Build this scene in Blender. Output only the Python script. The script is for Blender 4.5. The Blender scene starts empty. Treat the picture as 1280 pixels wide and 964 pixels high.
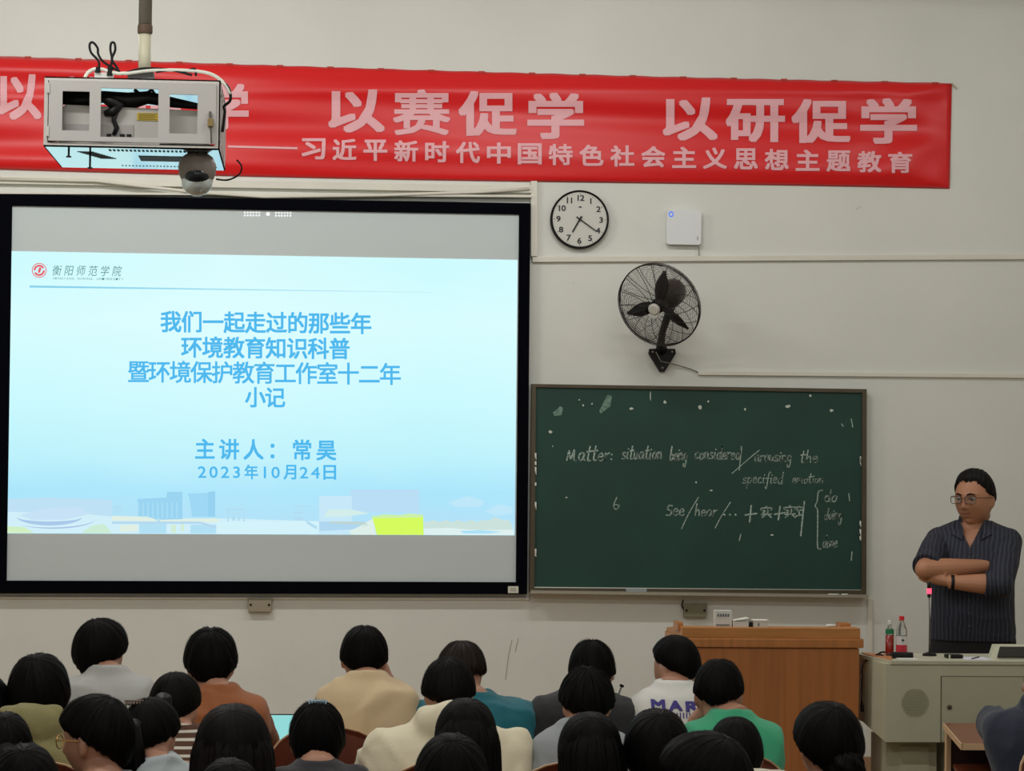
import bpy, bmesh, math, random
import numpy as np
from mathutils import Vector, Matrix
random.seed(7); rng = np.random.default_rng(7)
sc = bpy.context.scene
COL = sc.collection
PI = math.pi

# ---------------------------------------------------------------- camera
FPX = 3200.0                                   # focal length in pixels of the 1280x964 frame
CAM = Vector((0.0, -12.8, 1.93)); YAW, PITCH, ROLL = 0.080, 0.0297, 0.011
_f = Vector((math.sin(YAW)*math.cos(PITCH), math.cos(YAW)*math.cos(PITCH), math.sin(PITCH)))
_r0 = _f.cross(Vector((0, 0, 1))).normalized(); _u0 = _r0.cross(_f)
_r = _r0*math.cos(ROLL) + _u0*math.sin(ROLL); _u = _r.cross(_f)
cam_data = bpy.data.cameras.new('camera'); cam = bpy.data.objects.new('camera', cam_data); COL.objects.link(cam)
cam_data.sensor_width = 36; cam_data.lens = FPX/1280*36; cam_data.clip_start = .05
cam.matrix_world = Matrix(((_r.x, _u.x, -_f.x, CAM.x), (_r.y, _u.y, -_f.y, CAM.y), (_r.z, _u.z, -_f.z, CAM.z), (0, 0, 0, 1)))
sc.camera = cam

def ray(px, py): return _f + _r*((px-640)/FPX) - _u*((py-482)/FPX)
def P(px, py, Y=0.0):                          # the point on the upright plane y = Y behind a pixel
    d = ray(px, py); return CAM + d*((Y-CAM.y)/d.y)
def PZ(px, py, Z):
    d = ray(px, py); return CAM + d*((Z-CAM.z)/d.z)

# ---------------------------------------------------------------- world, lights, exposure
w = bpy.data.worlds.new('room_air'); sc.world = w; w.use_nodes = True
w.node_tree.nodes['Background'].inputs[0].default_value = (.80, .86, 1.0, 1)
w.node_tree.nodes['Background'].inputs[1].default_value = .25
def area(name, loc, size, energy, color, rot=(0, 0, 0)):
    l = bpy.data.lights.new(name, 'AREA'); l.shape = 'RECTANGLE'; l.size, l.size_y = size; l.energy = energy; l.color = color
    o = bpy.data.objects.new(name, l); o.location = loc; o.rotation_euler = rot; COL.objects.link(o); return o
# bare twin tubes: each fixture shines towards the front wall and towards the back of the room
LAMPS = [(-1.3, -2.3, 24), (1.2, -2.3, 14), (3.7, -2.3, 7), (-1.3, -6.0, 20), (1.2, -6.0, 13), (3.7, -6.0, 9), (-1.3, -9.8, 15), (1.2, -9.8, 13), (3.7, -9.8, 8)]
for x, y, e in LAMPS:
    area('ceiling_tube_light', (x, y+.07, 4.17), (1.2, .07), e, (1.0, .998, .98), (math.radians(48), 0, 0))
    area('ceiling_tube_light', (x, y-.07, 4.17), (1.2, .07), e, (1.0, .998, .98), (math.radians(-48), 0, 0))
vs = sc.view_settings
sc.display_settings.display_device = 'sRGB'; vs.view_transform = 'Standard'; vs.look = 'None'; vs.exposure = 0.06; vs.gamma = 1.0; vs.use_curve_mapping = False

# ---------------------------------------------------------------- materials
def srgb(*c): return tuple(((v/255)/12.92 if v/255 <= .04045 else (((v/255)+.055)/1.055)**2.4) for v in c)
_m = {}
def mat(name, color, rough=.6, metal=0., bump=0., scale=60., var=0., vscale=6., emis=0., spec=.5, trans=0., stretch=(1, 1, 1), alpha=1., coat=0., sheen=0.):
    if name in _m: return _m[name]
    m = bpy.data.materials.new(name); m.use_nodes = True; nt = m.node_tree; b = nt.nodes['Principled BSDF']
    b.inputs['Base Color'].default_value = (*color, 1); b.inputs['Roughness'].default_value = rough; b.inputs['Metallic'].default_value = metal
    b.inputs['Specular IOR Level'].default_value = spec; b.inputs['Transmission Weight'].default_value = trans; b.inputs['Coat Weight'].default_value = coat
    b.inputs['Sheen Weight'].default_value = sheen; b.inputs['Alpha'].default_value = alpha
    if emis: b.inputs['Emission Color'].default_value = (*color, 1); b.inputs['Emission Strength'].default_value = emis
    if bump or var:
        tc = nt.nodes.new('ShaderNodeTexCoord'); mp = nt.nodes.new('ShaderNodeMapping'); mp.inputs['Scale'].default_value = stretch
        nt.links.new(tc.outputs['Object'], mp.inputs[0])
    if bump:
        n = nt.nodes.new('ShaderNodeTexNoise'); n.inputs['Scale'].default_value = scale; n.inputs['Detail'].default_value = 4
        bp = nt.nodes.new('ShaderNodeBump'); bp.inputs['Strength'].default_value = bump; bp.inputs['Distance'].default_value = .004
        nt.links.new(mp.outputs[0], n.inputs[0]); nt.links.new(n.outputs[0], bp.inputs['Height']); nt.links.new(bp.outputs[0], b.inputs['Normal'])
    if var:
        n = nt.nodes.new('ShaderNodeTexNoise'); n.inputs['Scale'].default_value = vscale; n.inputs['Detail'].default_value = 5
        cr = nt.nodes.new('ShaderNodeValToRGB'); e = cr.color_ramp.elements
        e[0].position = .3; e[1].position = .7
        e[0].color = (*[c*(1-var) for c in color], 1); e[1].color = (*[min(1, c*(1+var)) for c in color], 1)
        nt.links.new(mp.outputs[0], n.inputs[0]); nt.links.new(n.outputs[0], cr.inputs[0]); nt.links.new(cr.outputs[0], b.inputs['Base Color'])
    _m[name] = m; return m
def emit(name, color, s=1.):
    if name in _m: return _m[name]
    m = bpy.data.materials.new(name); m.use_nodes = True; nt = m.node_tree; nt.nodes.clear()
    e = nt.nodes.new('ShaderNodeEmission'); o = nt.nodes.new('ShaderNodeOutputMaterial'); e.inputs[0].default_value = (*color, 1); e.inputs[1].default_value = s
    nt.links.new(e.outputs[0], o.inputs[0]); _m[name] = m; return m

WALL = mat('wall_plaster', srgb(222, 223, 215), .85, bump=.35, scale=14, var=.035, vscale=1.7)
WALL_LOW = WALL
TRIM = mat('white_trim', srgb(222, 219, 206), .55, bump=.1, scale=20, var=.05, vscale=4)
BLACK = mat('black_frame', srgb(7, 8, 15), .9, spec=.04)
SCREEN = mat('screen_fabric', srgb(202, 211, 211), .8, bump=.08, scale=300)
WOOD = mat('orange_wood', srgb(178, 114, 58), .42, var=.16, vscale=5, stretch=(9, 9, .5), coat=.15)
GREY_METAL = mat('grey_green_steel', srgb(190, 188, 162), .5, bump=.05, scale=200, var=.04)
CAGE = mat('painted_cage_steel', srgb(208, 204, 198), .45)
DARK = mat('dark_plastic', srgb(16, 15, 16), .5, spec=.3)
CHALK = mat('chalk_white', srgb(225, 225, 215), .9)

# ---------------------------------------------------------------- mesh builder
class MB:
    def __init__(s): s.v = []; s.f = []; s.mi = []
    def add(s, V, F, mi=0):
        n = len(s.v); s.v += [tuple(p) for p in V]; s.f += [tuple(i+n for i in f) for f in F]; s.mi += [mi]*len(F); return s
    def box(s, a, b, mi=0):
        (x0, y0, z0), (x1, y1, z1) = a, b
        V = [(x0, y0, z0), (x1, y0, z0), (x1, y1, z0), (x0, y1, z0), (x0, y0, z1), (x1, y0, z1), (x1, y1, z1), (x0, y1, z1)]
        return s.add(V, [(0, 3, 2, 1), (4, 5, 6, 7), (0, 1, 5, 4), (1, 2, 6, 5), (2, 3, 7, 6), (3, 0, 4, 7)], mi)
    def hexa(s, front, depth, mi=0):               # four points of a face (counted around) pushed along a vector
        d = Vector(depth); V = [Vector(p) for p in front]; n = len(V); V += [p+d for p in V[:n]]
        F = [tuple(range(n)), tuple(range(2*n-1, n-1, -1))]+[(i, i+n, (i+1) % n+n, (i+1) % n) for i in range(n)]
        return s.add(V, F, mi)
    def tube(s, pts, r, n=8, mi=0, caps=True):
        pts = [Vector(p) for p in pts]; R = r if hasattr(r, '__len__') else [r]*len(pts); V = []; up = None
        for i, p in enumerate(pts):
            t = (pts[min(i+1, len(pts)-1)]-pts[max(i-1, 0)]).normalized()
            if up is None: up = Vector((0, 0, 1)) if abs(t.z) < .9 else Vector((1, 0, 0))
            a = t.cross(up); a = a.normalized() if a.length > 1e-6 else t.orthogonal().normalized(); b = a.cross(t); up = b
            for k in range(n): V.append(p+a*(R[i]*math.cos(2*PI*k/n))+b*(R[i]*math.sin(2*PI*k/n)))
        F = [(i*n+k, i*n+(k+1) % n, (i+1)*n+(k+1) % n, (i+1)*n+k) for i in range(len(pts)-1) for k in range(n)]
        if caps: F += [tuple(range(n-1, -1, -1)), tuple((len(pts)-1)*n+k for k in range(n))]
        return s.add(V, F, mi)
    def ball(s, c, r, n=16, m=10, mi=0, M=None):
        r = r if hasattr(r, '__len__') else (r,)*3; c = Vector(c); V = []
        for j in range(m+1):
            for k in range(n):
                a = PI*j/m; p = Vector((r[0]*math.sin(a)*math.cos(2*PI*k/n), r[1]*math.sin(a)*math.sin(2*PI*k/n), r[2]*math.cos(a)))
                if M is not None: p = M @ p
                V.append(c+p)
        F = [(j*n+k, (j+1)*n+k, (j+1)*n+(k+1) % n, j*n+(k+1) % n) for j in range(m) for k in range(n)]
        return s.add(V, F, mi)
    def lathe(s, c, prof, n=24, mi=0, M=None):       # profile of (radius, height)
        c = Vector(c); V = []
        for (r, z) in prof:
            for k in range(n):
                p = Vector((r*math.cos(2*PI*k/n), r*math.sin(2*PI*k/n), z)); V.append(c+(M @ p if M is not None else p))
        F = [(j*n+k, j*n+(k+1) % n, (j+1)*n+(k+1) % n, (j+1)*n+k) for j in range(len(prof)-1) for k in range(n)]
        F += [tuple(range(n-1, -1, -1)), tuple((len(prof)-1)*n+k for k in range(n))]
        return s.add(V, F, mi)
    def loft(s, rings, mi=0):                        # closed rings of equal count
        n = len(rings[0]); V = [p for r in rings for p in r]
        F = [(i*n+k, i*n+(k+1) % n, (i+1)*n+(k+1) % n, (i+1)*n+k) for i in range(len(rings)-1) for k in range(n)]
        F += [tuple(range(n-1, -1, -1)), tuple((len(rings)-1)*n+k for k in range(n))]
        return s.add(V, F, mi)
    def build(s, name, mats, parent=None, smooth=False, bevel=0., origin=None):
        me = bpy.data.meshes.new(name); V = s.v
        if origin is not None: V = [(p[0]-origin[0], p[1]-origin[1], p[2]-origin[2]) for p in V]
        me.from_pydata(V, [], s.f)
        for m in (mats if isinstance(mats, (list, tuple)) else [mats]): me.materials.append(m)
        me.polygons.foreach_set('material_index', s.mi)
        if smooth: me.polygons.foreach_set('use_smooth', [True]*len(s.f))
        me.validate(); me.update()
        if bevel or smooth is None:
            pass
        o = bpy.data.objects.new(name, me); COL.objects.link(o)
        if origin is not None: o.location = origin
        if parent is not None: o.parent = parent
        bm = bmesh.new(); bm.from_mesh(me); bmesh.ops.recalc_face_normals(bm, faces=bm.faces)
        if bevel: bmesh.ops.bevel(bm, geom=bm.edges[:], offset=bevel, segments=2, affect='EDGES', profile=.7)
        bm.to_mesh(me); bm.free()
        return o
def tag(o, label=None, cat=None, group=None, kind=None):
    if label: o['label'] = label
    if cat: o['category'] = cat
    if group: o['group'] = group
    if kind: o['kind'] = kind
    return o
def thing(name, label, cat, loc=(0, 0, 0), rz=0., group=None):
    o = bpy.data.objects.new(name, None); COL.objects.link(o); o.location = loc; o.rotation_euler = (0, 0, rz); o.empty_display_size = .1
    return tag(o, label, cat, group)
def struct(o): o['kind'] = 'structure'; return o
def rel(o, pts): L = Vector(o.location); return [Vector(p)-L for p in pts]

# ---------------------------------------------------------------- lettering (built-in font, cut into flat faces)
_glyph = {}
def glyph(ch, bold):
    if (ch, bold) in _glyph: return _glyph[(ch, bold)]
    c = bpy.data.curves.new('g', 'FONT'); c.body = ch; c.size = 1; c.resolution_u = 3
    o = bpy.data.objects.new('g', c); COL.objects.link(o)
    dg = bpy.context.evaluated_depsgraph_get(); me = bpy.data.meshes.new_from_object(o.evaluated_get(dg))
    V0 = np.array([v.co[:] for v in me.vertices]).reshape(-1, 3); F0 = [tuple(p.vertices) for p in me.polygons]
    bpy.data.objects.remove(o); bpy.data.curves.remove(c); bpy.data.meshes.remove(me)
    V, F = [], []
    offs = [(0, 0)] + ([(bold*p, bold*q_) for p in (-1, 0, 1) for q_ in (-1, 0, 1) if p or q_] if bold else [])
    for i, (dx, dy) in enumerate(offs):
        n = len(V); V += [(x+dx, y+dy, i) for x, y, _ in V0]; F += [tuple(k+n for k in f) for f in F0]
    _glyph[(ch, bold)] = (V, F, V0[:, 0].min(), V0[:, 0].max(), V0[:, 1].min(), V0[:, 1].max()); return _glyph[(ch, bold)]
def letter(ch, x0, y0, x1, y1, mapf, name, m, parent, bold=0., full=True, cut=None, keep=False):
    """put a character so that its ink (full) fills the box x0..x1, y0(top)..y1(bottom); mapf(x, y, layer) -> point"""
    V, F, a0, a1, b0, b1 = glyph(ch, bold)
    a0 -= bold; a1 += bold; b0 -= bold; b1 += bold
    if keep:
        wk = (y1-y0)*(a1-a0)/(b1-b0)*keep; xc = (x0+x1)/2; x0, x1 = xc-wk/2, xc+wk/2
    if not full:                                   # em box of a Han character
        a0, a1, b0, b1 = 0.0, 1.0, -.12, .88
    bm = bmesh.new(); vs_ = [bm.verts.new((x0+(x-a0)/(a1-a0)*(x1-x0), y1-(y-b0)/(b1-b0)*(y1-y0), l*.02)) for x, y, l in V]
    for f in F:
        try: bm.faces.new([vs_[k] for k in f])
        except ValueError: pass
    if cut:
        for ax, lo, hi in ((0, x0, x1), (1, y0, y1)):
            c = math.floor(lo/cut)*cut
            while c < hi:
                no = (1, 0, 0) if ax == 0 else (0, 1, 0); co = (c, 0, 0) if ax == 0 else (0, c, 0)
                bmesh.ops.bisect_plane(bm, geom=bm.verts[:]+bm.edges[:]+bm.faces[:], plane_co=co, plane_no=no); c += cut
    for v in bm.verts: v.co = mapf(v.co.x, v.co.y, v.co.z/.02)
    me = bpy.data.meshes.new(name); bm.to_mesh(me); bm.free(); me.materials.append(m)
    o = bpy.data.objects.new(name, me); COL.objects.link(o); o.parent = parent; return o
def onwall(Y, origin=(0, 0, 0)):
    O = Vector(origin)
    return lambda x, y, l: P(x, y, Y-l*.00005)-O

# ================================================================= SETTING
XL, XR, YB, ZC = -3.6, 5.6, -14.5, 4.6
PLAT = .16
struct(MB().box((XL-.2, 0, -.1), (XR+.2, .2, ZC)).build('wall_front', WALL))
struct(MB().box((XL-.2, YB-.2, -.1), (XL, 0, ZC)).build('wall_left', WALL))
struct(MB().box((XR, YB-.2, -.1), (XR+.2, 0, ZC)).build('wall_right', WALL))
struct(MB().box((XL, YB-.2, -.1), (XR, YB, ZC)).build('wall_back', WALL))
struct(MB().box((XL-.2, YB-.2, ZC), (XR+.2, .2, ZC+.15)).build('ceiling', mat('ceiling_white', srgb(225, 224, 218), .9)))
FLOOR = mat('terrazzo_floor', srgb(142, 130, 112), .5, var=.15, vscale=30)
struct(MB().box((XL, YB, -.15), (XR, 0, .08)).build('floor', FLOOR))
struct(MB().box((XL+.01, -2.62, .08), (XR-.01, -.005, PLAT)).build('floor_platform', mat('platform_boards', srgb(166, 130, 92), .5, var=.1, vscale=8, stretch=(1, 8, 1))))
struct(MB().box((XL+.01, -.03, PLAT), (XR-.01, -.002, P(1100, 946).z)).build('baseboard_front', mat('tan_skirting', srgb(160, 128, 96), .5, var=.08)))
def wallstrip(name, px0, py0, px1, py1, th_px, depth, m=TRIM, n=1):
    a, b, c, d = P(px0, py0), P(px1, py1), P(px1, py1+th_px), P(px0, py0+th_px)
    return struct(MB().hexa([a, b, c, d], (0, -depth, 0)).build(name, m, bevel=.003))
wallstrip('trim_1', 665, 321.5, 1725, 315.6, 6.5, .022)          # moulding under the clock
def vstrip(name, px0, px1, py0, py1, depth, m=TRIM):
    return struct(MB().hexa([P(px0, py0), P(px1, py0), P(px1, py1), P(px0, py1)], (0, -depth, 0)).build(name, m, bevel=.003))
vstrip('trim_2', 663, 671, 227, 321, .03)
wallstrip('trim_3', 872, 464, 1725, 472, 5, .018)              # cable duct from the fan
wallstrip('trim_4', -420, 214, 664, 233, 9, .035)
wallstrip('trim_5', -420, 238, 664, 245, 3, .05)
vstrip('trim_6', 1084, 1090, 748, 946, .015)
vstrip('trim_7', 1094, 1096.5, 822, 946, .03)
wallstrip('trim_8', -420, 745, 662, 747, 3, .012)
mb = MB(); mb.tube([P(0, 224, -.04), P(120, 226, -.05), P(240, 240, -.055), P(330, 246, -.05), P(480, 244, -.05), P(600, 240, -.05), P(662, 236, -.04)], .009, 6)
tag(mb.build('white_cable', TRIM, smooth=True), 'slack white cable sagging along the wall above the projection screen', 'cable')

# ceiling lights (above the frame)
for x, y, e in LAMPS:
    t = thing('ceiling_light', 'twin tube light fixture hanging from the ceiling above the frame', 'lamp', (x, y, 4.6), group='ceiling tube lights')
    MB().box((-.65, -.11, -.33), (.65, .11, -.30)).box((-.02, -.02, -.30), (.02, .02, 0)).build('housing', TRIM, t)
    for s in (-.05, .05): MB().tube([(-.6, s, -.345), (.6, s, -.345)], .013, 8).build('tube', emit('tube_glow', (1, .97, .86), 3), t)

# ================================================================= BANNER
BX0, BX1 = -70.0, 1190.0
def bedge(x): k = (x-0)/1190.0; return 70+34*k+2.5*math.sin(k*PI), 212+26*k+2*math.sin(k*5)
def banner_off(u, v):                              # wrinkles of the hanging cloth, in metres off the wall
    d = .030+.010*math.sin(v*5.2+1.2+1.7*u)+.0065*math.sin(v*13+3.2*math.sin(u*3.1)+u*4)+.004*math.sin(u*9+v*7)+.0035*math.sin(v*23-u*6)
    d += .007*math.exp(-((v-.10-.30*(1-u)**2)/.05)**2)*(u > .0)
    r = max(0, (u-.86)/.14); d += .008*r*math.sin((v*1.4+u*9-8)*9)
    e = min(u*30, (1-u)*25, v*9, (1-v)*9, 1); return max(.006, d*max(0, e)**.5)
def bmap(x, y, l=0):
    t, b = bedge(x); v = (y-t)/(b-t); u = (x-BX0)/(BX1-BX0); return P(x, y, -banner_off(min(max(u, 0), 1), min(max(v, 0), 1)))
CLOTH = mat('red_banner_cloth', srgb(222, 18, 22), .42, bump=.05, scale=120, sheen=.1, spec=.5)
BT = P(620, 150)
mb = MB(); NX, NY = 170, 34; V = []
for i in range(NX+1):
    x = BX0+(BX1-BX0)*i/NX; t, b = bedge(x)
    for j in range(NY+1):
        j2 = j/NY; xx = x-(3*j2 if i == NX else 0); V.append(bmap(xx, t+(b-t)*j2+(.35*math.sin(i*.9) if j in (0,) else 0))-BT)
mb.add(V, [(i*(NY+1)+j, (i+1)*(NY+1)+j, (i+1)*(NY+1)+j+1, i*(NY+1)+j+1) for i in range(NX) for j in range(NY)])
ban = thing('banner', 'long wrinkled red cloth banner with pale lettering across the top of the wall', 'banner', BT)
bc = mb.build('cloth', CLOTH, ban, smooth=True); sm = bc.modifiers.new('thick', 'SOLIDIFY'); sm.thickness = .002; sm.offset = -1
mb = MB()
for i in range(2, 60, 3): mb.add([bmap(BX0+(BX1-BX0)*i/60-4, bedge(BX0+(BX1-BX0)*i/60)[0]-.8)-BT+Vector((0, -.003, 0)), bmap(BX0+(BX1-BX0)*i/60+4, bedge(BX0+(BX1-BX0)*i/60)[0]-.8)-BT+Vector((0, -.003, 0)), bmap(BX0+(BX1-BX0)*i/60+4, bedge(BX0+(BX1-BX0)*i/60)[0]+2)-BT+Vector((0, -.003, 0)), bmap(BX0+(BX1-BX0)*i/60-4, bedge(BX0+(BX1-BX0)*i/60)[0]+2)-BT+Vector((0, -.003, 0))], [(0, 1, 2, 3)])
mb.build('tape', mat('banner_tape', srgb(190, 60, 50), .4), ban)
mb = MB(); mb.tube([bmap(1189, 104)-BT+Vector((0, -.005, 0)), bmap(1189, 104)-BT+Vector((.03, -.004, -.03))], .004, 6); mb.build('tie_string', mat('string', srgb(190, 180, 160)), ban)
PINK = mat('banner_letter_print', srgb(238, 178, 184), .6)
big = [('以', -3, 52, 93, 150), ('教', 75, 135, 96, 152), ('促', 165, 230, 100, 155), ('学', 252, 311, 104, 163),
       ('以', 410, 481, 112, 166), ('赛', 491, 563, 112, 169), ('促', 573, 646, 114, 170), ('学', 659, 730, 116, 174),
       ('以', 828, 897, 122, 176), ('研', 907, 981, 124, 178), ('促', 989, 1063, 124, 179), ('学', 1075, 1146, 123, 180)]
bm_ = lambda x, y, l: bmap(x, y)-BT+Vector((0, -.0045-l*.0001, 0))
for ch, a, b, c, d in big: letter(ch, a, c, b, d, bm_, 'lettering', PINK, ban, bold=.02 if ch in '赛教' else .03, cut=7)
sub = '习近平新时代中国特色社会主义思想主题教育'
for i, ch in enumerate(sub):
    x = 377+i*(1110-377)/19; y = 173+i*(190-173)/19
    letter(ch, x, y, x+30, y+26.5, bm_, 'lettering', PINK, ban, bold=.026, cut=7)
mb = MB()
for k in range(12):
    xa, xb = 285+k*7.4, 285+(k+1)*7.4+(0 if k < 11 else -2)
    mb.add([bm_(xa, 182+.026*(xa-285), 1), bm_(xb, 182+.026*(xb-285), 1), bm_(xb, 184.5+.026*(xb-285), 1), bm_(xa, 184.5+.026*(xa-285), 1)], [(0, 1, 2, 3)])
mb.build('lettering', PINK, ban)

# ================================================================= PROJECTION SCREEN
SO = P(330, 490, -.02)
scr = thing('projection_screen', 'large black-framed projection screen showing a pale blue title slide', 'projection screen', SO)
fo = [(-6, 243), (663, 254), (659, 743), (-14, 742)]; fi = [(15, 257), (649, 268), (645, 728), (8, 726)]
YS = -.06
for i in range(4):
    j = (i+1) % 4; MB().hexa(rel(scr, [P(*fo[i], YS), P(*fo[j], YS), P(*fi[j], YS), P(*fi[i], YS)]), (0, .056, 0)).build('frame_bar', BLACK, scr)
MB().hexa(rel(scr, [P(*p, -.045) for p in [(10, 252), (654, 263), (650, 732), (3, 731)]]), (0, .03, 0)).build('screen_fabric', SCREEN, scr)
# slide picture, shown by light on the fabric
q = [(14.5, 314), (647, 325), (643.5, 669.5), (7.5, 667)]
m = bpy.data.materials.new('slide_sky'); m.use_nodes = True; nt = m.node_tree; nt.nodes.clear()
tc = nt.nodes.new('ShaderNodeTexCoord'); sep = nt.nodes.new('ShaderNodeSeparateXYZ'); cr = nt.nodes.new('ShaderNodeValToRGB'); em = nt.nodes.new('ShaderNodeEmission'); out = nt.nodes.new('ShaderNodeOutputMaterial')
nt.links.new(tc.outputs['UV'], sep.inputs[0])
nz = nt.nodes.new('ShaderNodeTexNoise'); nz.inputs['Scale'].default_value = 7; nz.inputs['Detail'].default_value = 4; nt.links.new(tc.outputs['UV'], nz.inputs[0])
mm = nt.nodes.new('ShaderNodeMath'); mm.operation = 'MULTIPLY_ADD'; mm.inputs[1].default_value = .07; nt.links.new(nz.outputs[0], mm.inputs[0]); nt.links.new(sep.outputs[1], mm.inputs[2])
nt.links.new(mm.outputs[0], cr.inputs[0]); el = cr.color_ramp.elements
stops = [(0, (206, 238, 246)), (.09, (178, 226, 248)), (.19, (172, 230, 252)), (.30, (188, 241, 252)), (.5, (202, 249, 254)), (.8, (216, 253, 255)), (1, (206, 251, 254))]
el[0].position = 0; el[0].color = (*srgb(*stops[0][1]), 1); el[1].position = 1; el[1].color = (*srgb(*stops[-1][1]), 1)
for p_, c_ in stops[1:-1]: e_ = el.new(p_); e_.color = (*srgb(*c_), 1)
# horizontal brightening towards the middle of the slide
m2 = nt.nodes.new('ShaderNodeMath'); m2.operation = 'PINGPONG'; m2.inputs[1].default_value = .42
mx = nt.nodes.new('ShaderNodeMix'); mx.data_type = 'RGBA'; mx.inputs['B'].default_value = (*srgb(236, 255, 255), 1)
m3 = nt.nodes.new('ShaderNodeMath'); m3.operation = 'MULTIPLY'; m3.inputs[1].default_value = .9
m4 = nt.nodes.new('ShaderNodeMath'); m4.operation = 'MULTIPLY'
nt.links.new(sep.outputs[0], m2.inputs[0]); nt.links.new(m2.outputs[0], m3.inputs[0]); nt.links.new(m3.outputs[0], m4.inputs[0]); nt.links.new(sep.outputs[1], m4.inputs[1])
nt.links.new(m4.outputs[0], mx.inputs['Factor']); nt.links.new(cr.outputs[0], mx.inputs['A']); nt.links.new(mx.outputs['Result'], em.inputs[0]); em.inputs[1].default_value = .96
nt.links.new(em.outputs[0], out.inputs[0])
mb = MB(); mb.add(rel(scr, [P(*p, -.0462) for p in q]), [(0, 3, 2, 1)])
sl = mb.build('slide_picture', m, scr); uvl = sl.data.uv_layers.new()
uvs = {0: (0, 1), 1: (1, 1), 2: (1, 0), 3: (0, 0)}
for lp in sl.data.loops: uvl.data[lp.index].uv = uvs[lp.vertex_index]
def slide_poly(pts, color, layer, name='slide_drawing', s=.95, parent=sl):
    color = tuple(int(v*.62+w_*.38) for v, w_ in zip(color, (204, 240, 251)))
    mb = MB(); mb.add([P(x, y, -.0462-.0003*layer)-SO for x, y in pts], [tuple(range(len(pts)))]); o = mb.build(name, emit('slide_%d_%d_%d' % color, srgb(*color), s), parent); return o
def slide_many(polys, color, layer, name='slide_drawing'):
    if layer < 6: color = tuple(int(v*.62+w_*.38) for v, w_ in zip(color, (204, 240, 251)))
    if len(polys) < 5:
        for pts in polys: m1 = MB(); m1.add([P(x, y, -.0462-.0003*layer)-SO for x, y in pts], [tuple(range(len(pts)))]); m1.build(name, emit('slide_%d_%d_%d' % color, srgb(*color), .95), sl)
        return
    mb = MB()
    for pts in polys: mb.add([P(x, y, -.0462-.0003*layer)-SO for x, y in pts], [tuple(range(len(pts)))])
    return mb.build(name, emit('slide_%d_%d_%d' % color, srgb(*color), .95), sl)
R4 = lambda a, b, c, d: [(a, b), (c, b), (c, d), (a, d)]
slide_poly([(9, 624), (60, 622), (140, 625), (140, 650), (9, 650)], (186, 218, 244), 1)          # far hills
slide_poly([(9, 640), (90, 641), (140, 646), (210, 648), (280, 648), (400, 652), (400, 667.8), (8, 666.3)], (214, 240, 250), 2)
# stadium bowl
def arc(cx, cy, rx, ry, a0, a1, w, n=18):
    o = [(cx+rx*math.cos(PI*(a0+(a1-a0)*i/n)/180), cy+ry*math.sin(PI*(a0+(a1-a0)*i/n)/180)) for i in range(n+1)]
    return o+[(x*1.0, y-w*math.sin(PI*i/n)) for i, (x, y) in reversed(list(enumerate(o)))]
slide_poly(arc(62, 645, 42, 12, 8, 172, 5), (150, 178, 226), 3)
slide_poly(arc(66, 648, 54, 13, 5, 140, 1.6), (148, 164, 214), 3)
slide_poly([(24, 644), (56, 636), (100, 634), (112, 643), (80, 650), (40, 650)], (198, 220, 246), 3)
slide_poly([(8.2, 658), (30, 659), (42, 666.4), (7.6, 666.2)], (214, 240, 160), 4)
slide_poly([(104, 664), (116, 657), (130, 655), (140, 666.5), (104, 666.6)], (206, 236, 190), 4)
slide_poly([(172, 624), (208, 622), (209, 615), (228, 615), (228, 651), (172, 650)], (126, 198, 238), 3)
slide_poly([(235, 617), (268, 616), (268, 646), (240, 646), (238, 630)], (134, 204, 242), 3)
slide_poly([(260, 615), (269, 614), (269, 646), (260, 646)], (120, 194, 236), 4)
slide_many([R4(172+6*i, 628, 174+6*i, 648) for i in range(9)], (146, 210, 242), 4)
slide_many([R4(141, 632, 152, 642), R4(196, 648, 200, 666.8), R4(174, 655, 208, 666.8), R4(238, 656, 270, 666.9)], (164, 216, 242), 4)
slide_many([[(140, 645), (185, 646), (196, 650), (270, 648), (276, 653), (140, 651)], [(150, 657), (172, 656), (172, 664), (150, 665)]], (238, 240, 214), 4)
slide_many([R4(214, 656, 220, 666), R4(226, 655, 230, 664)], (214, 236, 190), 5)
slide_many([[(140, 652), (250, 652), (270, 658), (271, 661), (250, 655), (140, 655)]], (170, 206, 236), 5)
slide_many([R4(284, 636, 306, 638), R4(284, 638, 286, 652), R4(304, 638, 306, 652), R4(289, 641, 301, 643), R4(290, 645, 294, 651), R4(297, 645, 300, 651)], (170, 212, 238), 4)
slide_many([R4(271, 652, 398, 667.9)], (218, 246, 252), 4)
slide_many([R4(368, 632, 388, 633.4), R4(367, 640, 380, 642), R4(368, 646, 379, 650), [(382, 650), (396, 658), (396, 662), (384, 655)]], (166, 210, 236), 5)
slide_many([R4(399, 620, 440, 668.1)], (196, 230, 248), 3); slide_many([R4(438, 612, 524, 641)], (176, 214, 244), 2)
slide_many([[(410, 637), (440, 637), (462, 642), (430, 646), (405, 646)]], (216, 238, 226), 4)
slide_many([[(399, 652), (455, 652), (461, 656), (440, 662), (399, 664)]], (160, 202, 236), 4)
slide_many([[(412, 652), (456, 653), (461, 657), (452, 660), (455, 656), (412, 654)]], (188, 198, 180), 5)
slide_many([[(436, 664), (452, 657), (466, 648), (470, 668.6), (440, 668.5)]], (236, 240, 226), 5)
slide_many([[(465, 645), (480, 646.5), (529, 645.5), (529.5, 668.8), (471, 668.6)]], (214, 252, 96), 6)
slide_many([[(465, 646), (480, 643), (500, 644), (512, 642), (529, 643.5), (529, 647), (466, 648)]], (206, 240, 170), 7)
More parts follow.
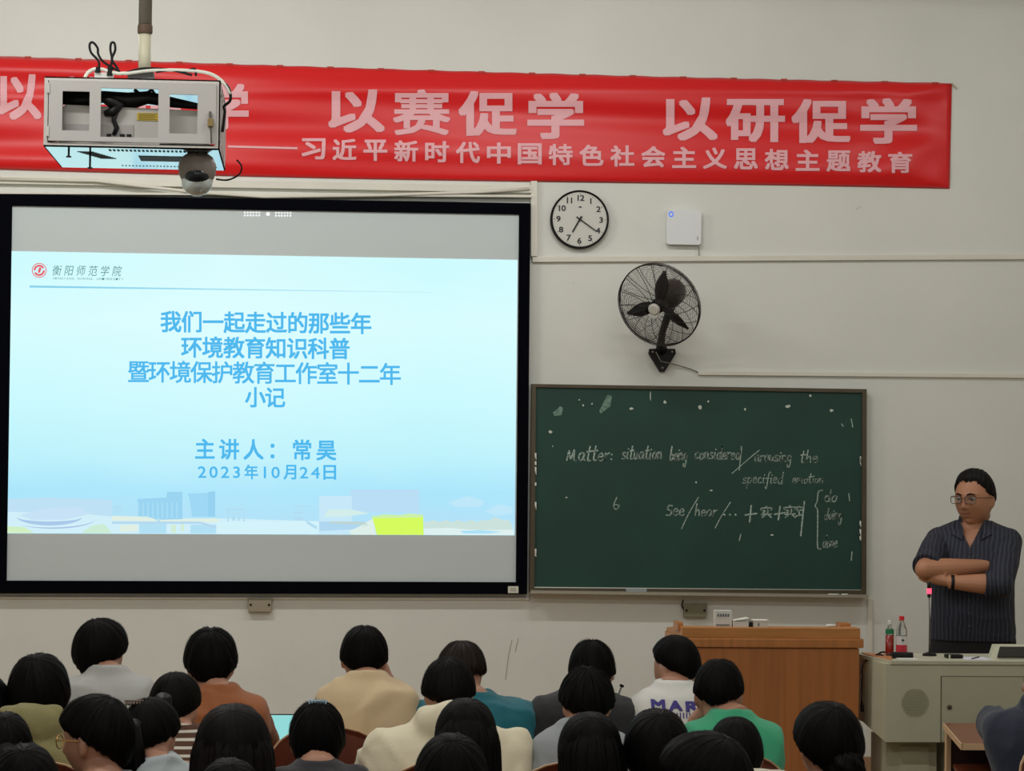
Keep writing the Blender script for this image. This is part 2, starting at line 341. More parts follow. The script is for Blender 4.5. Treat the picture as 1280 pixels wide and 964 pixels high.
pts = [(530, 652)]+[(530+i*4.7, 651.5+1.6*math.sin(i*1.9)-(3.5 if i > 16 else 0)*math.sin((i-16)*.5)) for i in range(24)]+[(641, 664), (530, 663)]
slide_poly(pts, (204, 220, 204), 4)
slide_many([[(530, 661), (560, 660), (600, 663), (642, 662), (642, 669), (530, 668.6)]], (236, 244, 236), 5)
slide_many([[(575, 664), (600, 663), (628, 665), (610, 667), (580, 667)]], (170, 226, 250), 6)
slide_many([[(560, 628), (585, 620), (606, 626), (600, 634), (570, 634)], [(606, 640), (622, 630), (640, 634), (641, 642), (620, 645)]], (184, 228, 250), 2)
# slide rule line, text
mb = MB(); LN = 14
for k in range(LN):
    a, b = 37+k*36, 37+(k+1)*36; f = 1-k/(LN+1)
    c = tuple(int(x*f+y*(1-f)) for x, y in zip((96, 190, 226), (208, 248, 253)))
    slide_many([[(a, 357+.0165*(a-37)), (b, 357+.0165*(b-37)), (b, 357+2.1*f+.3+.0165*(b-37)), (a, 357+2.1*f+.4+.0165*(a-37))]], c, 3, 'slide_line')
TXT = emit('slide_blue_text', srgb(78, 182, 234), 1.0)
smap = lambda x, y, l: P(x, y, -.0471-l*.00003)-SO
def line(s, x0, x1, yt, yb, slope=.014, bold=.021, em=None):
    n = len(s); em = em or (yb-yt)*.97; pitch = (x1-x0-em)/(n-1) if n > 1 else 0
    for i, ch in enumerate(s):
        x = x0+i*pitch; dy = slope*(x-x0); letter(ch, x, yt+dy, x+em, yb+dy, smap, 'lettering', TXT, scr, bold=bold, full=False)
line('我们一起走过的那些年', 200, 465, 388, 416, .010)
line('环境教育知识科普', 226, 438, 420, 448, .010)
line('暨环境保护教育工作室十二年', 159, 502, 450, 479, .010, .015)
line('小记', 306, 357, 483, 510, .010)
line('主讲人：常昊', 243, 421, 548, 575, .008)
x = 248
for ch, wd in zip('2023年10月24日', (9, 9, 9, 9, 16, 7, 9, 15, 9, 9, 15)):
    if ch in '年月日': letter(ch, x, 580.5+.006*(x-248), x+wd+1, 599+.006*(x-248), smap, 'lettering', TXT, scr, bold=.022, full=True); x += wd+6
    else: letter(ch, x, 583+.006*(x-248), x+wd, 597.5+.006*(x-248), smap, 'lettering', TXT, scr, bold=.012, keep=1.12); x += wd+5.4
# institution mark, brush-written name and the small capitals below
RED = emit('slide_red_mark', srgb(232, 96, 104), .95); GR = emit('slide_grey_text', srgb(92, 150, 150), .95)
mb = MB()
for r0, r1 in ((8.2, 9.2), (4.6, 7.0)):
    n = 40
    for k in range(n):
        a, b = 2*PI*k/n, 2*PI*(k+1)/n
        if r1 < 9 and (k % 20) > 16: continue
        mb.add([smap(49+r*math.cos(t), 338+r*math.sin(t), 1) for r, t in ((r0, a), (r1, a), (r1, b), (r0, b))], [(0, 1, 2, 3)])
mb.add([smap(x, y, 1) for x, y in ((47, 341), (49, 334), (52, 335), (50, 341))], [(0, 1, 2, 3)])
mb.build('emblem', RED, scr)
for i, ch in enumerate('衡阳师范学院'):
    letter(ch, 65+i*15, 331+i*.2, 77+i*15, 345+i*.2, lambda x, y, l: P(x+(340-y)*.18, y, -.0471)-SO, 'lettering', GR, scr, full=False)
x = 66
for ch in 'HENGYANG NORMAL UNIVERSITY':
    if ch != ' ': letter(ch, x, 346.7+.012*(x-66), x+2.7, 349.3+.012*(x-66), smap, 'lettering', GR, scr)
    x += 3.42
# control dots in the dark bar above the slide
WD = emit('white_dots', (.95, .95, .95), 1.)
mb = MB()
def dot(x, y, r): mb.add([smap(x+r*math.cos(t*PI/3), y+r*math.sin(t*PI/3), 0) for t in range(6)], [tuple(range(6))])
for x0 in (306, 345):
    for i in range(6):
        for j in range(2): dot(x0+i*3.6, 265.8+j*3.6+(x0-306)*.01, 1.25)
dot(335, 267.6, 2.6); mb.build('control_dots', WD, scr)
MB().hexa(rel(scr, [P(635, 733, -.063), P(648, 733, -.063), P(648, 741.5, -.063), P(635, 741.5, -.063)]), (0, .004, 0)).build('label_sticker', mat('cream_sticker', srgb(214, 212, 196)), scr)
MB().hexa(rel(scr, [P(638, 735, -.0635), P(645, 735, -.0635), P(645, 739.5, -.0635), P(638, 739.5, -.0635)]), (0, .004, 0)).build('sticker_print', mat('sticker_print', srgb(180, 182, 168)), scr)

# ================================================================= BLACKBOARD
YB_ = -.045
BO = P(875, 612, YB_)
bb = thing('blackboard', 'green chalkboard with aluminium tray and faint handwritten English notes', 'blackboard', BO)
BF = mat('board_frame', srgb(84, 74, 56), .45, metal=.3, var=.15)
GREEN = mat('green_board', srgb(20, 62, 52), .6, var=.13, vscale=3, bump=.04, scale=120)
o_ = [(665, 480), (1083.5, 486.5), (1083, 745), (662, 740)]; i_ = [(670, 484), (1078, 491), (1077, 738), (668, 735)]
for k in range(4):
    j = (k+1) % 4; MB().hexa(rel(bb, [P(*o_[k], YB_-.012), P(*o_[j], YB_-.012), P(*i_[j], YB_-.012), P(*i_[k], YB_-.012)]), (0, .055, 0)).build('frame_bar', BF, bb)
MB().hexa(rel(bb, [P(*p, YB_) for p in [(668, 482), (1080, 489), (1080, 742), (665, 738)]]), (0, .03, 0)).build('writing_surface', GREEN, bb)
tr = MB(); tr.hexa(rel(bb, [P(664, 738.5, YB_-.06), P(1086, 744, YB_-.06), P(1086, 747.5, YB_-.06), P(663, 742, YB_-.06)]), (0, .10, 0)); tr.build('chalk_tray', mat('tray_alloy', srgb(168, 162, 146), .5, metal=.4), bb)
MB().hexa(rel(bb, [P(668, 733.8, YB_-.004), P(1077, 737.5, YB_-.004), P(1077, 739.5, YB_-.004), P(668, 736, YB_-.004)]), (0, .005, 0)).build('chalk_dust_line', CHALK, bb)
m = bpy.data.materials.new('chalk_stroke'); m.use_nodes = True; nt = m.node_tree; b = nt.nodes['Principled BSDF']; b.inputs['Roughness'].default_value = .95
tc = nt.nodes.new('ShaderNodeTexCoord'); nz = nt.nodes.new('ShaderNodeTexNoise'); nz.inputs['Scale'].default_value = 90; cr = nt.nodes.new('ShaderNodeValToRGB')
cr.color_ramp.elements[0].position = .32; cr.color_ramp.elements[0].color = (*srgb(128, 156, 144), 1); cr.color_ramp.elements[1].position = .6; cr.color_ramp.elements[1].color = (*srgb(188, 200, 190), 1)
nt.links.new(tc.outputs['Object'], nz.inputs[0]); nt.links.new(nz.outputs[0], cr.inputs[0]); nt.links.new(cr.outputs[0], b.inputs['Base Color']); STROKE = m
# one-stroke letters: x 0..w, y up, x-height .5, ascender 1
L = {'a': (.5, [[(.42, .42), (.2, .5), (.03, .3), (.1, .05), (.3, .05), (.42, .42), (.42, .1), (.52, 0)]]), 'b': (.5, [[(.12, 1), (.06, .1), (.3, 0), (.45, .2), (.35, .42), (.1, .35)]]),
     'c': (.42, [[(.4, .42), (.2, .5), (.04, .25), (.15, .03), (.42, .08)]]), 'd': (.5, [[(.4, .4), (.15, .45), (.04, .2), (.2, 0), (.38, .12), (.46, 1), (.42, .1), (.5, 0)]]),
     'e': (.42, [[(.05, .25), (.36, .3), (.25, .5), (.06, .35), (.08, .08), (.25, 0), (.42, .08)]]), 'f': (.4, [[(.45, .95), (.28, .95), (.18, -.4), (.05, -.3)], [(.02, .45), (.4, .48)]]),
     'g': (.48, [[(.4, .42), (.15, .48), (.05, .22), (.2, .05), (.38, .15), (.42, .45), (.36, -.4), (.12, -.42), (.1, -.25)]]), 'h': (.48, [[(.1, 1), (.06, 0), (.1, .3), (.28, .5), (.38, .35), (.4, 0)]]),
     'i': (.22, [[(.1, .48), (.08, .08), (.2, 0)], [(.13, .7), (.14, .74)]]), 'm': (.75, [[(.06, .5), (.04, 0), (.1, .35), (.24, .5), (.32, .3), (.32, 0), (.36, .35), (.52, .5), (.6, .3), (.6, .05), (.72, 0)]]),
     'M': (.8, [[(.02, 0), (.12, .65), (.3, .1), (.5, .7), (.55, .1), (.72, 0)]]), 'n': (.48, [[(.06, .5), (.04, 0), (.1, .35), (.28, .5), (.38, .3), (.38, .05), (.48, 0)]]), 'o': (.44, [[(.24, .5), (.05, .3), (.12, .03), (.32, .05), (.4, .32), (.24, .5), (.44, .42)]]),
     'p': (.5, [[(.1, .5), (.04, -.45), (.08, .3), (.28, .5), (.42, .3), (.3, .05), (.1, .08)]]), 'r': (.36, [[(.06, .5), (.05, 0), (.1, .35), (.34, .5)]]), 's': (.38, [[(.36, .45), (.12, .48), (.1, .3), (.32, .2), (.28, .02), (.02, .05)]]),
     'S': (.5, [[(.46, .7), (.2, .72), (.12, .45), (.42, .3), (.36, .02), (.04, .03)]]), 't': (.36, [[(.2, .95), (.14, .08), (.34, .03)], [(0, .6), (.38, .64)]]), 'u': (.48, [[(.06, .48), (.06, .1), (.25, 0), (.38, .45), (.4, .06), (.48, 0)]]), ':': (.2, [[(.08, .35), (.1, .4)], [(.08, .05), (.1, .1)]])}
def ribbon(mb, pts, wpx=1.5):
    for (x0, y0), (x1, y1) in zip(pts, pts[1:]):
        d = math.hypot(x1-x0, y1-y0) or 1; nx, ny = -(y1-y0)/d*wpx/2, (x1-x0)/d*wpx/2; ex, ey = (x1-x0)/d*.4, (y1-y0)/d*.4
        mb.add([P(x, y, YB_-.0008)-BO for x, y in ((x0+nx-ex, y0+ny-ey), (x1+nx+ex, y1+ny+ey), (x1-nx+ex, y1-ny+ey), (x0-nx-ex, y0-ny-ey))], [(0, 1, 2, 3)])
def smooth_pts(p, k=4):
    if len(p) < 3: return p
    out = []
    for i in range(len(p)-1):
        p0, p1, p2, p3 = p[max(i-1, 0)], p[i], p[i+1], p[min(i+2, len(p)-1)]
        for j in range(k):
            t = j/k; out.append(tuple(.5*((2*b)+(c-a)*t+(2*a-5*b+4*c-d)*t*t+(3*b-a-3*c+d)*t**3) for a, b, c, d in zip(p0, p1, p2, p3)))
    return out+[p[-1]]
def hand(word, x0, x1, base, h, wpx=1.5):
    W = sum(L[c][0]+.08 for c in word); s = (x1-x0)/W; x = x0; mb = MB()
    for c in word:
        jy = random.uniform(-.6, .6)
        for st in L[c][1]: ribbon(mb, smooth_pts([(x+px*s+py*h*.12, base+jy-py*h) for px, py in st]), wpx)
        x += (L[c][0]+.08)*s
    return mb.build('chalk_writing', STROKE, bb)
def marks(strokes, wpx=1.5, name='chalk_writing'):
    if len(strokes) < 4 and not (name == 'x'):
        for s in strokes:
            m1 = MB(); ribbon(m1, smooth_pts(s), wpx); m1.build(name, STROKE, bb)
        return
    mb = MB()
    for s in strokes: ribbon(mb, smooth_pts(s), wpx)
    return mb.build(name, STROKE, bb)
hand('Matter:', 708, 767, 576, 19, 1.8); hand('situation', 777, 828, 574, 17, 1.7); hand('being', 837, 859, 575, 17, 1.7); hand('considered', 868, 926, 574, 16, 1.6)
marks([[(949, 563), (932, 577), (915, 592)]], 1.0); hand('arousing', 943, 990, 577, 15, 1.4); hand('the', 1000, 1023, 578, 15, 1.5)
hand('specified', 928, 979, 604, 14, 1.3); hand('emotion', 990, 1030, 604, 12, 1.3)
hand('See', 832, 856, 644, 17, 1.7); hand('hear', 868, 897, 645, 15, 1.4)
marks([[(873, 622), (861, 642), (852, 661)], [(913, 628), (902, 645), (894, 660)], [(924, 588), (927, 560)]], 1.1)
marks([[(905, 643), (906, 644)], [(912, 643), (913, 644)], [(919, 643), (920, 644)]], 2)
marks([[(931, 644), (946, 642)], [(939, 632), (937, 653)], [(968, 643), (981, 641)], [(975, 633), (973, 650)]], 1.8)
def han(x, y, strokes, s=13, w=1.5): marks([[(x+a*s, y+b*s) for a, b in st] for st in strokes], w)
SHI = [[(.5, 0), (.5, .12)], [(.05, .35), (.05, .18), (.95, .15), (.88, .35)], [(.2, .38), (.4, .46)], [(.15, .55), (.35, .62)], [(.05, .75), (.95, .7)], [(.6, .3), (.6, .6), (.1, 1)], [(.6, .7), (.95, 1)]]
han(951, 633, SHI, 14); han(980, 632, SHI, 15); han(995, 633, [[(0, .1), (.6, .1)], [(.3, 0), (.1, .4), (.6, .35)], [(.3, .4), (.3, .9)], [(0, .95), (.6, .8)]], 13)
marks([[(1005.5, 627), (1003, 650), (1001, 670)]], 1.8)
marks([[(1028, 613), (1023, 615), (1021.5, 626), (1019, 633), (1022, 638), (1022, 660), (1022, 684), (1026, 686)]], 1.4)
hand('do', 1030, 1047, 627, 15, 1.4); hand('doing', 1030, 1053, 649, 14, 1.4); hand('done', 1028, 1047, 684, 15, 1.4)
marks([[(771, 622), (767, 632), (770, 637), (774, 632), (768, 631)], [(1064, 524), (1066, 534)], [(1052, 530), (1054, 533)], [(926, 668), (924, 676)], [(1061, 617), (1062, 626)], [(1065, 690), (1064, 701)]], 1.2)
TAPE = mat('tape_remnant', srgb(200, 208, 196), .7)
def blob(cx, cy, w_, h_, mtl=None, nm='tape_remnant'):
    mb = MB(); n = 7; pts = [(cx+w_/2*math.cos(2*PI*k/n)*random.uniform(.55, 1.15), cy+h_/2*math.sin(2*PI*k/n)*random.uniform(.55, 1.15)) for k in range(n)]
    mb.add([P(x, y, YB_-.0009)-BO for x, y in pts], [tuple(range(n))]); mb.build(nm, mtl or TAPE, bb)
for x, y, a, b in ((831, 503, 6, 5), (875, 509, 5, 7), (985, 508, 7, 5), (1039, 513, 6, 5), (729, 507, 3, 3), (740, 505, 3, 3), (789, 511, 6, 3), (931, 512, 3, 4), (1013, 495, 3, 4), (688, 540, 5, 4), (813, 494, 1.5, 14), (870, 603, 3, 3), (889, 613, 5, 2), (708, 622, 4, 2), (965, 669, 5, 2), (885, 502, 3, 3), (691, 558, 2, 2), (724, 500, 3, 2)): blob(x, y, a, b)
SMUD = mat('chalk_smudge', srgb(112, 140, 126), .95, var=.4, vscale=60)
mb = MB()
for pl in ([(759, 494), (765, 495), (763, 508), (751, 517), (749, 514)], [(700, 508), (704, 510), (702, 519), (693, 520), (691, 516)]): mb.add([P(x, y, YB_-.0007)-BO for x, y in pl], [tuple(range(5))])
tag(mb.build('chalk_smudge', SMUD, bb), kind='stuff')
for x0, x1 in ((669, 671), (1075, 1077)):
    mb = MB()
    for k in range(7):
        y = random.uniform(560, 720); mb.add([P(x, yy, YB_-.013)-BO for x, yy in ((x0-.5, y), (x1-.5, y), (x1-.5, y+random.uniform(3, 11)), (x0-.5, y+4))], [(0, 1, 2, 3)])
    tag(mb.build('chalk_smudge', CHALK, bb), kind='stuff')
e0 = P(795, 740, YB_-.03)
t = thing('chalk_eraser', 'grey felt chalk eraser lying in the chalk tray', 'eraser', e0-Vector((0, 0, .012)))
MB().box((-.052, -.022, .012), (.052, .022, .028)).build('handle', mat('eraser_back', srgb(150, 158, 160), .7), t, bevel=.003)
MB().box((-.05, -.02, 0), (.05, .02, .013)).build('felt', mat('eraser_felt', srgb(96, 104, 106), .95, bump=.3, scale=200), t)
for x, l in ((893, 9), (901, 6), (906, 8), (1042, 14), (1056, 8)):
    p = P(x, 743.5, YB_-.05); o = MB().tube([(-.5*l/250, 0, 0), (.5*l/250, .003, 0)], .005, 8).build('chalk_stick', CHALK, smooth=True); o.location = p
    tag(o, 'short white chalk stick lying in the chalk tray below the blackboard', 'chalk', 'chalk sticks in the tray')

# ================================================================= CLOCK
YC = -.03
c0 = P(724.5, 274.5, YC); pm = 1/250*1.0
ck = thing('wall_clock', 'round black-rimmed wall clock with white face above the blackboard', 'clock', c0)
RX = Matrix.Rotation(PI/2, 3, 'X')                 # lathe axis towards the room (-y)
sR = (P(761, 274, YC)-P(724.5, 274, YC)).length
MB().lathe((0, .028, 0), [(sR*.97, 0), (sR, .004), (sR, .036), (sR*.965, .042), (sR*.925, .036), (sR*.92, .02)], 56, M=RX).build('rim', DARK, ck, smooth=False)
MB().lathe((0, .02, 0), [(sR*.93, 0), (sR*.93, .028)], 56, M=RX).build('dial', mat('clock_dial', srgb(206, 205, 196), .5), ck)
CN = lambda x, y, l: Vector(((x)*sR, -.0095-l*.00003, -(y)*sR))
NUM = mat('numeral_black', srgb(30, 28, 28), .5)
for h in range(1, 13):
    a = math.radians(h*30-90+.6); x, y = .73*math.cos(a), .73*math.sin(a); s_ = str(h); wd = .12
    for i, ch in enumerate(s_):
        xx = x+(i-(len(s_)-1)/2)*.14-wd/2; letter(ch, xx, y-.1, xx+wd, y+.1, CN, 'numeral', NUM, ck, bold=.024, keep=1.15)
mb = MB()
for k in range(60):
    a = 2*PI*k/60; r0 = .87 if k % 5 else .85; wd = .004 if k % 5 else .01
    mb.add([CN(r*math.cos(a)+s_*wd*-math.sin(a), r*math.sin(a)+s_*wd*math.cos(a), 0) for r, s_ in ((r0, -1), (.9, -1), (.9, 1), (r0, 1))], [(0, 1, 2, 3)])
mb.build('minute_track', NUM, ck)
letter('◆', -.07, -.45, .09, -.39, CN, 'dial_mark', NUM, ck)
def clock_hand(name, x1, y1, tail, w_, dep):
    mb = MB(); L_ = math.hypot(x1, y1); ux, uy = x1/L_, y1/L_
    mb.hexa([Vector(((a*ux-s_*uy)*sR, dep, -(a*uy+s_*ux)*sR)) for a, s_ in ((-tail, -w_), (L_*.9, -w_*.8), (L_, 0), (L_*.9, w_*.8), (-tail, w_))], (0, -.0015, 0)); mb.build(name, DARK, ck)
clock_hand('hour_hand', -.26, .46, .12, .03, -.012); clock_hand('minute_hand', .60, .42, .14, .022, -.015)
clock_hand('second_hand', .10, -.10, .1, .008, -.018)
MB().lathe((0, -.01, 0), [(.006, 0), (.006, .012)], 12, M=RX).build('hub', DARK, ck)

# ================================================================= ACCESS POINT BOX
a0 = P(855, 284, -.045)
ap = thing('access_point', 'white square wireless box with a blue mark on the wall right of the clock', 'wireless box', a0)
hw = .0875; rr = .014; pts = []
for cx, cy, a in ((hw-rr, hw-rr, 0), (-hw+rr, hw-rr, 90), (-hw+rr, -hw+rr, 180), (hw-rr, -hw+rr, 270)):
    pts += [(cx+rr*math.cos(math.radians(a+k*22.5)), 0, cy+rr*math.sin(math.radians(a+k*22.5))) for k in range(5)]
MB().hexa(pts, (0, .043, 0)).build('housing', mat('white_plastic', srgb(226, 228, 228), .35), ap)
mb = MB()
for k in range(20):
    a, b = 2*PI*k/20, 2*PI*(k+1)/20
    mb.add([(-.066+r*math.cos(t), -.001, .064+1.15*r*math.sin(t)) for r, t in ((.008, a), (.0125, a), (.0125, b), (.008, b))], [(0, 1, 2, 3)])
mb.build('blue_mark', emit('blue_logo_glow', srgb(60, 120, 250), 1), ap)  # blue logo ring, no lamp; the glow is put into its colour
MB().box((.068, -.001, -.065), (.071, 0, -.045)).build('side_print', NUM, ap)
MB().tube([(.075, .02, -.085), (.082, .03, -.11), (.083, .035, -.14)], .003, 6).build('cable', mat('grey_cable', srgb(150, 148, 140)), ap)

# ================================================================= WALL FAN
FC = P(824, 381, -.42); 
fan = thing('wall_fan', 'black industrial wall fan with wire guard tilted down to the left above the blackboard', 'fan', P(827, 450, 0))
FO = Vector(fan.location)
nrm = Vector((-.47, -.74, -.40)).normalized(); ex = Vector((0, 0, 1)).cross(nrm).normalized()*-1; ey = nrm.cross(ex)
def FP(x, y, z): return FC+ex*x+ey*y+nrm*z-FO
WIRE = mat('fan_wire', srgb(58, 52, 48), .4, metal=.5)
RF = .212
def guard(name, sign, depth):
    mb = MB(); prof = lambda r: sign*(.015+depth*(1-(r/RF)**3))
    for i in range(22):
        r = .05+(RF-.05)*i/21; mb.tube([FP(r*math.cos(t), r*math.sin(t), prof(r)) for t in np.linspace(0, 2*PI, 49)], (.0010 if i < 21 else .002), 4, caps=False)
    for k in range(16):
        a = 2*PI*k/16; mb.tube([FP(r*math.cos(a+sign*(r-.05)*2.4), r*math.sin(a+sign*(r-.05)*2.4), prof(r)) for r in np.linspace(.045, RF, 9)], .0016, 4)
    return mb.build(name, WIRE, fan, smooth=True)
guard('front_guard', 1, .055); guard('rear_guard', -1, .055)
MB().tube([FP(RF*math.cos(t), RF*math.sin(t), 0) for t in np.linspace(0, 2*PI, 49)], .0038, 6, caps=False).build('guard_ring', WIRE, fan, smooth=True)
Mf = Matrix((ex, ey, nrm)).transposed()
MB().lathe(FP(0, 0, .055), [(.028, 0), (.03, .012), (.022, .018)], 20, M=Mf).build('badge', mat('fan_badge', srgb(190, 186, 176), .4), fan)
MB().lathe(FP(0, 0, -.01), [(.03, -.03), (.036, -.02), (.036, .03), (.02, .045)], 20, M=Mf).build('hub', DARK, fan, smooth=False)
MB().lathe(FP(0, 0, -.21), [(.03, -.01), (.062, .01), (.068, .04), (.068, .1), (.05, .145)], 24, M=Mf).build('motor', mat('motor_body', srgb(64, 60, 54), .35, metal=.3), fan, smooth=True)
for a0_ in (136, 251, 13):
    mb = MB(); top, bot = [], []
    for r in np.linspace(.03, .185, 9):
        k = (r-.03)/.155; ch = .018+.014*math.sin(PI*min(1, k*1.1))-(.012*k**3)
        tw = .5-.25*k
        for lst, s_ in ((top, 1), (bot, -1)):
            x, y, z = r, s_*ch, s_*ch*tw
            a = math.radians(a0_); lst.append(FP(x*math.cos(a)-y*math.sin(a), x*math.sin(a)+y*math.cos(a), z))
    n_ = len(top); V = top+bot; V = V+[p+Mf @ Vector((0, 0, .003)) for p in V]
    F = [(i, i+1, n_+i+1, n_+i) for i in range(n_-1)]+[(2*n_+i, 3*n_+i, 3*n_+i+1, 2*n_+i+1) for i in range(n_-1)]+[(i, 2*n_+i, 2*n_+i+1, i+1) for i in range(n_-1)]+[(n_+i, n_+i+1, 3*n_+i+1, 3*n_+i) for i in range(n_-1)]+[(n_-1, 3*n_-1, 4*n_-1, 2*n_-1)]
    mb.add(V, F); mb.build('blade', DARK, fan, smooth=True)
s0 = FP(.0, .0, -.17); bt = P(826, 430, -.10)-FO; br = P(827, 437, -.03)-FO
MB().tube([s0, s0+Vector((0, .02, -.06)), bt+Vector((0, -.06, .06)), bt, br], [.03, .022, .017, .02, .03], 10).build('stem', DARK, fan, smooth=True)
MB().hexa([p-FO for p in (P(812, 436, -.03), P(844, 436, -.03), P(845, 442, -.03), P(831, 465, -.03), P(825, 465, -.03), P(811, 442, -.03))], (0, .03, 0)).build('wall_bracket', DARK, fan, bevel=.003)
for x, y in ((816, 440), (840, 440), (828, 460)): MB().ball(P(x, y, -.034)-FO, .006, 8, 6).build('bolt', mat('bolt_steel', srgb(170, 168, 160), .3, metal=.8), fan, smooth=True)
MB().tube([p-FO for p in (P(820, 440, -.05), P(826, 452, -.05), P(845, 456, -.02), P(862, 461, -.012), P(874, 466, -.012))], .003, 6).build('power_cable', mat('fan_cable', srgb(120, 116, 108)), fan, smooth=True)

# ================================================================= WALL SOCKETS
for px, py, lab, c in ((325, 757, 'beige wall socket box below the projection screen', srgb(158, 148, 128)), (868, 764, 'small olive socket box under the chalk tray', srgb(126, 122, 98))):
    p = P(px, py); t = thing('socket_box', lab, 'socket', p)
    MB().box((-.058, -.035, -.03), (.058, 0, .03)).build('casing', mat('casing_%d' % px, c, .5), t, bevel=.006)
    MB().box((-.062, -.02, .022), (.062, 0, .040)).build('cover_strip', mat('casing2_%d' % px, tuple(v*1.15 for v in c), .5), t, bevel=.003)
    for s in (-.045, .045): MB().lathe((s, -.034, .005), [(.006, 0), (.006, .004)], 10, M=RX).build('screw', DARK, t)
MB()
t = tag(MB().tube([P(854, 750, -.02), P(852, 757, -.02), P(856, 765, -.02), P(862, 768, -.02)], .004, 6).build('black_cable', DARK, smooth=True), 'short black cable running from the chalk tray to the olive socket box', 'cable')
mk = MB()
for pl in ([(640, 800), (636, 818), (632, 850)], [(648, 798), (644, 815)], [(1070, 262), (1076, 258)], [(716, 354), (718, 353)]):
    for (x0, y0), (x1, y1) in zip(pl, pl[1:]): mk.add([P(x0-.5, y0, -.0012), P(x0+.5, y0, -.0012), P(x1+.5, y1, -.0012), P(x1-.5, y1, -.0012)], [(0, 1, 2, 3)])
struct(mk.build('wall_scratch', mat('wall_scratch', srgb(170, 164, 150), .9)))

# ================================================================= PROJECTOR CAGE
YF = -5.04
def cagepx(): pass
K0 = P(56, 98, YF); K1 = P(276, 98, YF); K2 = P(274, 186, YF); K3 = P(54, 184, YF)
cx0, cx1 = (K0.x+K3.x)/2, (K1.x+K2.x)/2; zt, zb = (K0.z+K1.z)/2, (K3.z+K2.z)/2; W = cx1-cx0; H = zt-zb; D = .56
cage = thing('projector_cage', 'white steel projector cage with three-window door hanging from the ceiling pole', 'projector cage', (cx0, YF, zb))
MIR = mat('gloss_panel', srgb(226, 232, 230), .12, metal=.85)
mb = MB(); tk = .004
MB().box((0, 0, 0), (W, D, tk)).build('bottom_panel', MIR, cage)
MB().box((0, 0, H-tk), (W, D, H)).build('top_panel', MIR, cage)
MB().box((0, .01, 0), (tk, D, H)).build('side_panel', CAGE, cage)
for z0, z1, y0, y1 in ((0, .03, 0, D), (H-.03, H, 0, D), (0, H, 0, .03), (0, H, D-.03, D)): mb.box((W-tk, y0, z0), (W, y1, z1))
for k in range(3): mb.box((W-tk, .14+.11*k, 0), (W, .18+.11*k, H))
mb.build('side_frame', CAGE, cage)
mb = MB(); b_ = .011
mb.box((0, 0, 0), (W, .012, b_)); mb.box((0, 0, H-b_), (W, .012, H)); mb.box((0, 0, b_), (b_, .012, H-b_)); mb.box((W-b_-.004, 0, b_), (W, .012, H-b_)); mb.build('front_frame', CAGE, cage)
# door with three openings
px2x = lambda px: (P(px, 140, YF).x-cx0); py2z = lambda py: (P(165, py, YF).z-zb)
dx0, dx1, dz0, dz1 = px2x(61), px2x(270), py2z(178), py2z(103)
ops = [(px2x(78), px2x(112), py2z(165), py2z(116)), (px2x(126), px2x(198), py2z(172), py2z(111)), (px2x(212), px2x(247), py2z(166), py2z(117))]
mb = MB(); xs = [dx0]+[v for o in ops for v in o[:2]]+[dx1]
for i in range(0, len(xs), 2): mb.box((xs[i], -.006, dz0), (xs[i+1], .002, dz1))
for a, b, c, d in ops: mb.box((a, -.006, dz0), (b, .002, c)); mb.box((a, -.006, d), (b, .002, dz1))
dr = mb.build('door', mat('cage_door_paint', srgb(196, 192, 188), .4), cage)
for z in (.03, H-.05): MB().box((dx0-.006, -.01, z), (dx0+.002, .002, z+.03)).build('hinge', CAGE, dr)
MB().tube([(px2x(263), -.012, py2z(138)), (px2x(263), -.014, py2z(146))], .004, 8).build('lock_shackle', mat('lock_steel', srgb(120, 116, 108), .3, metal=.8), dr)
MB().box((px2x(260), -.02, py2z(157)), (px2x(267), -.007, py2z(147))).build('padlock', mat('brass', srgb(150, 128, 84), .4, metal=.6), dr, bevel=.002)
MB().tube([(px2x(264), -.014, py2z(157)), (px2x(265), -.014, py2z(178))], .003, 6).build('key', mat('lock_steel', (.2, .2, .2)), dr)
MB().box((px2x(200), -.001, b_), (px2x(268), .0, b_+.004)).build('edge_lip', DARK, cage)
# vents in the bottom
VD = mat('vent_dark', srgb(40, 66, 70), .6)
mb = MB()
for k in range(24): mb.box((.19+k*.0125, .05, -.0012), (.197+k*.0125, .085, .001))
tag(mb.build('vent_slots', VD, cage), kind='stuff')
MB().box((.27, .20, -.0012), (.45, .33, .001)).build('intake_grille', VD, cage)
mb = MB()
for k in range(9): mb.box((.09+k*.007, .12+k*.02, -.0012), (.14+k*.007, .128+k*.02, .001))
tag(mb.build('vent_slots', VD, cage), kind='stuff')
mb = MB()
for k in range(28): mb.box((.20+k*.011, .47, -.0012), (.205+k*.011, .48, .001))
tag(mb.build('vent_slots', VD, cage), kind='stuff')
for x, y, z in ((px2x(86), .02, 0), (px2x(110), .10, 0)): MB().tube([(x, y, 0), (x, y, -.02-.3*y)], .0035, 6).lathe((x, y, -.024-.3*y), [(.008, 0), (.008, .004)], 10).build('bolt', DARK, cage)
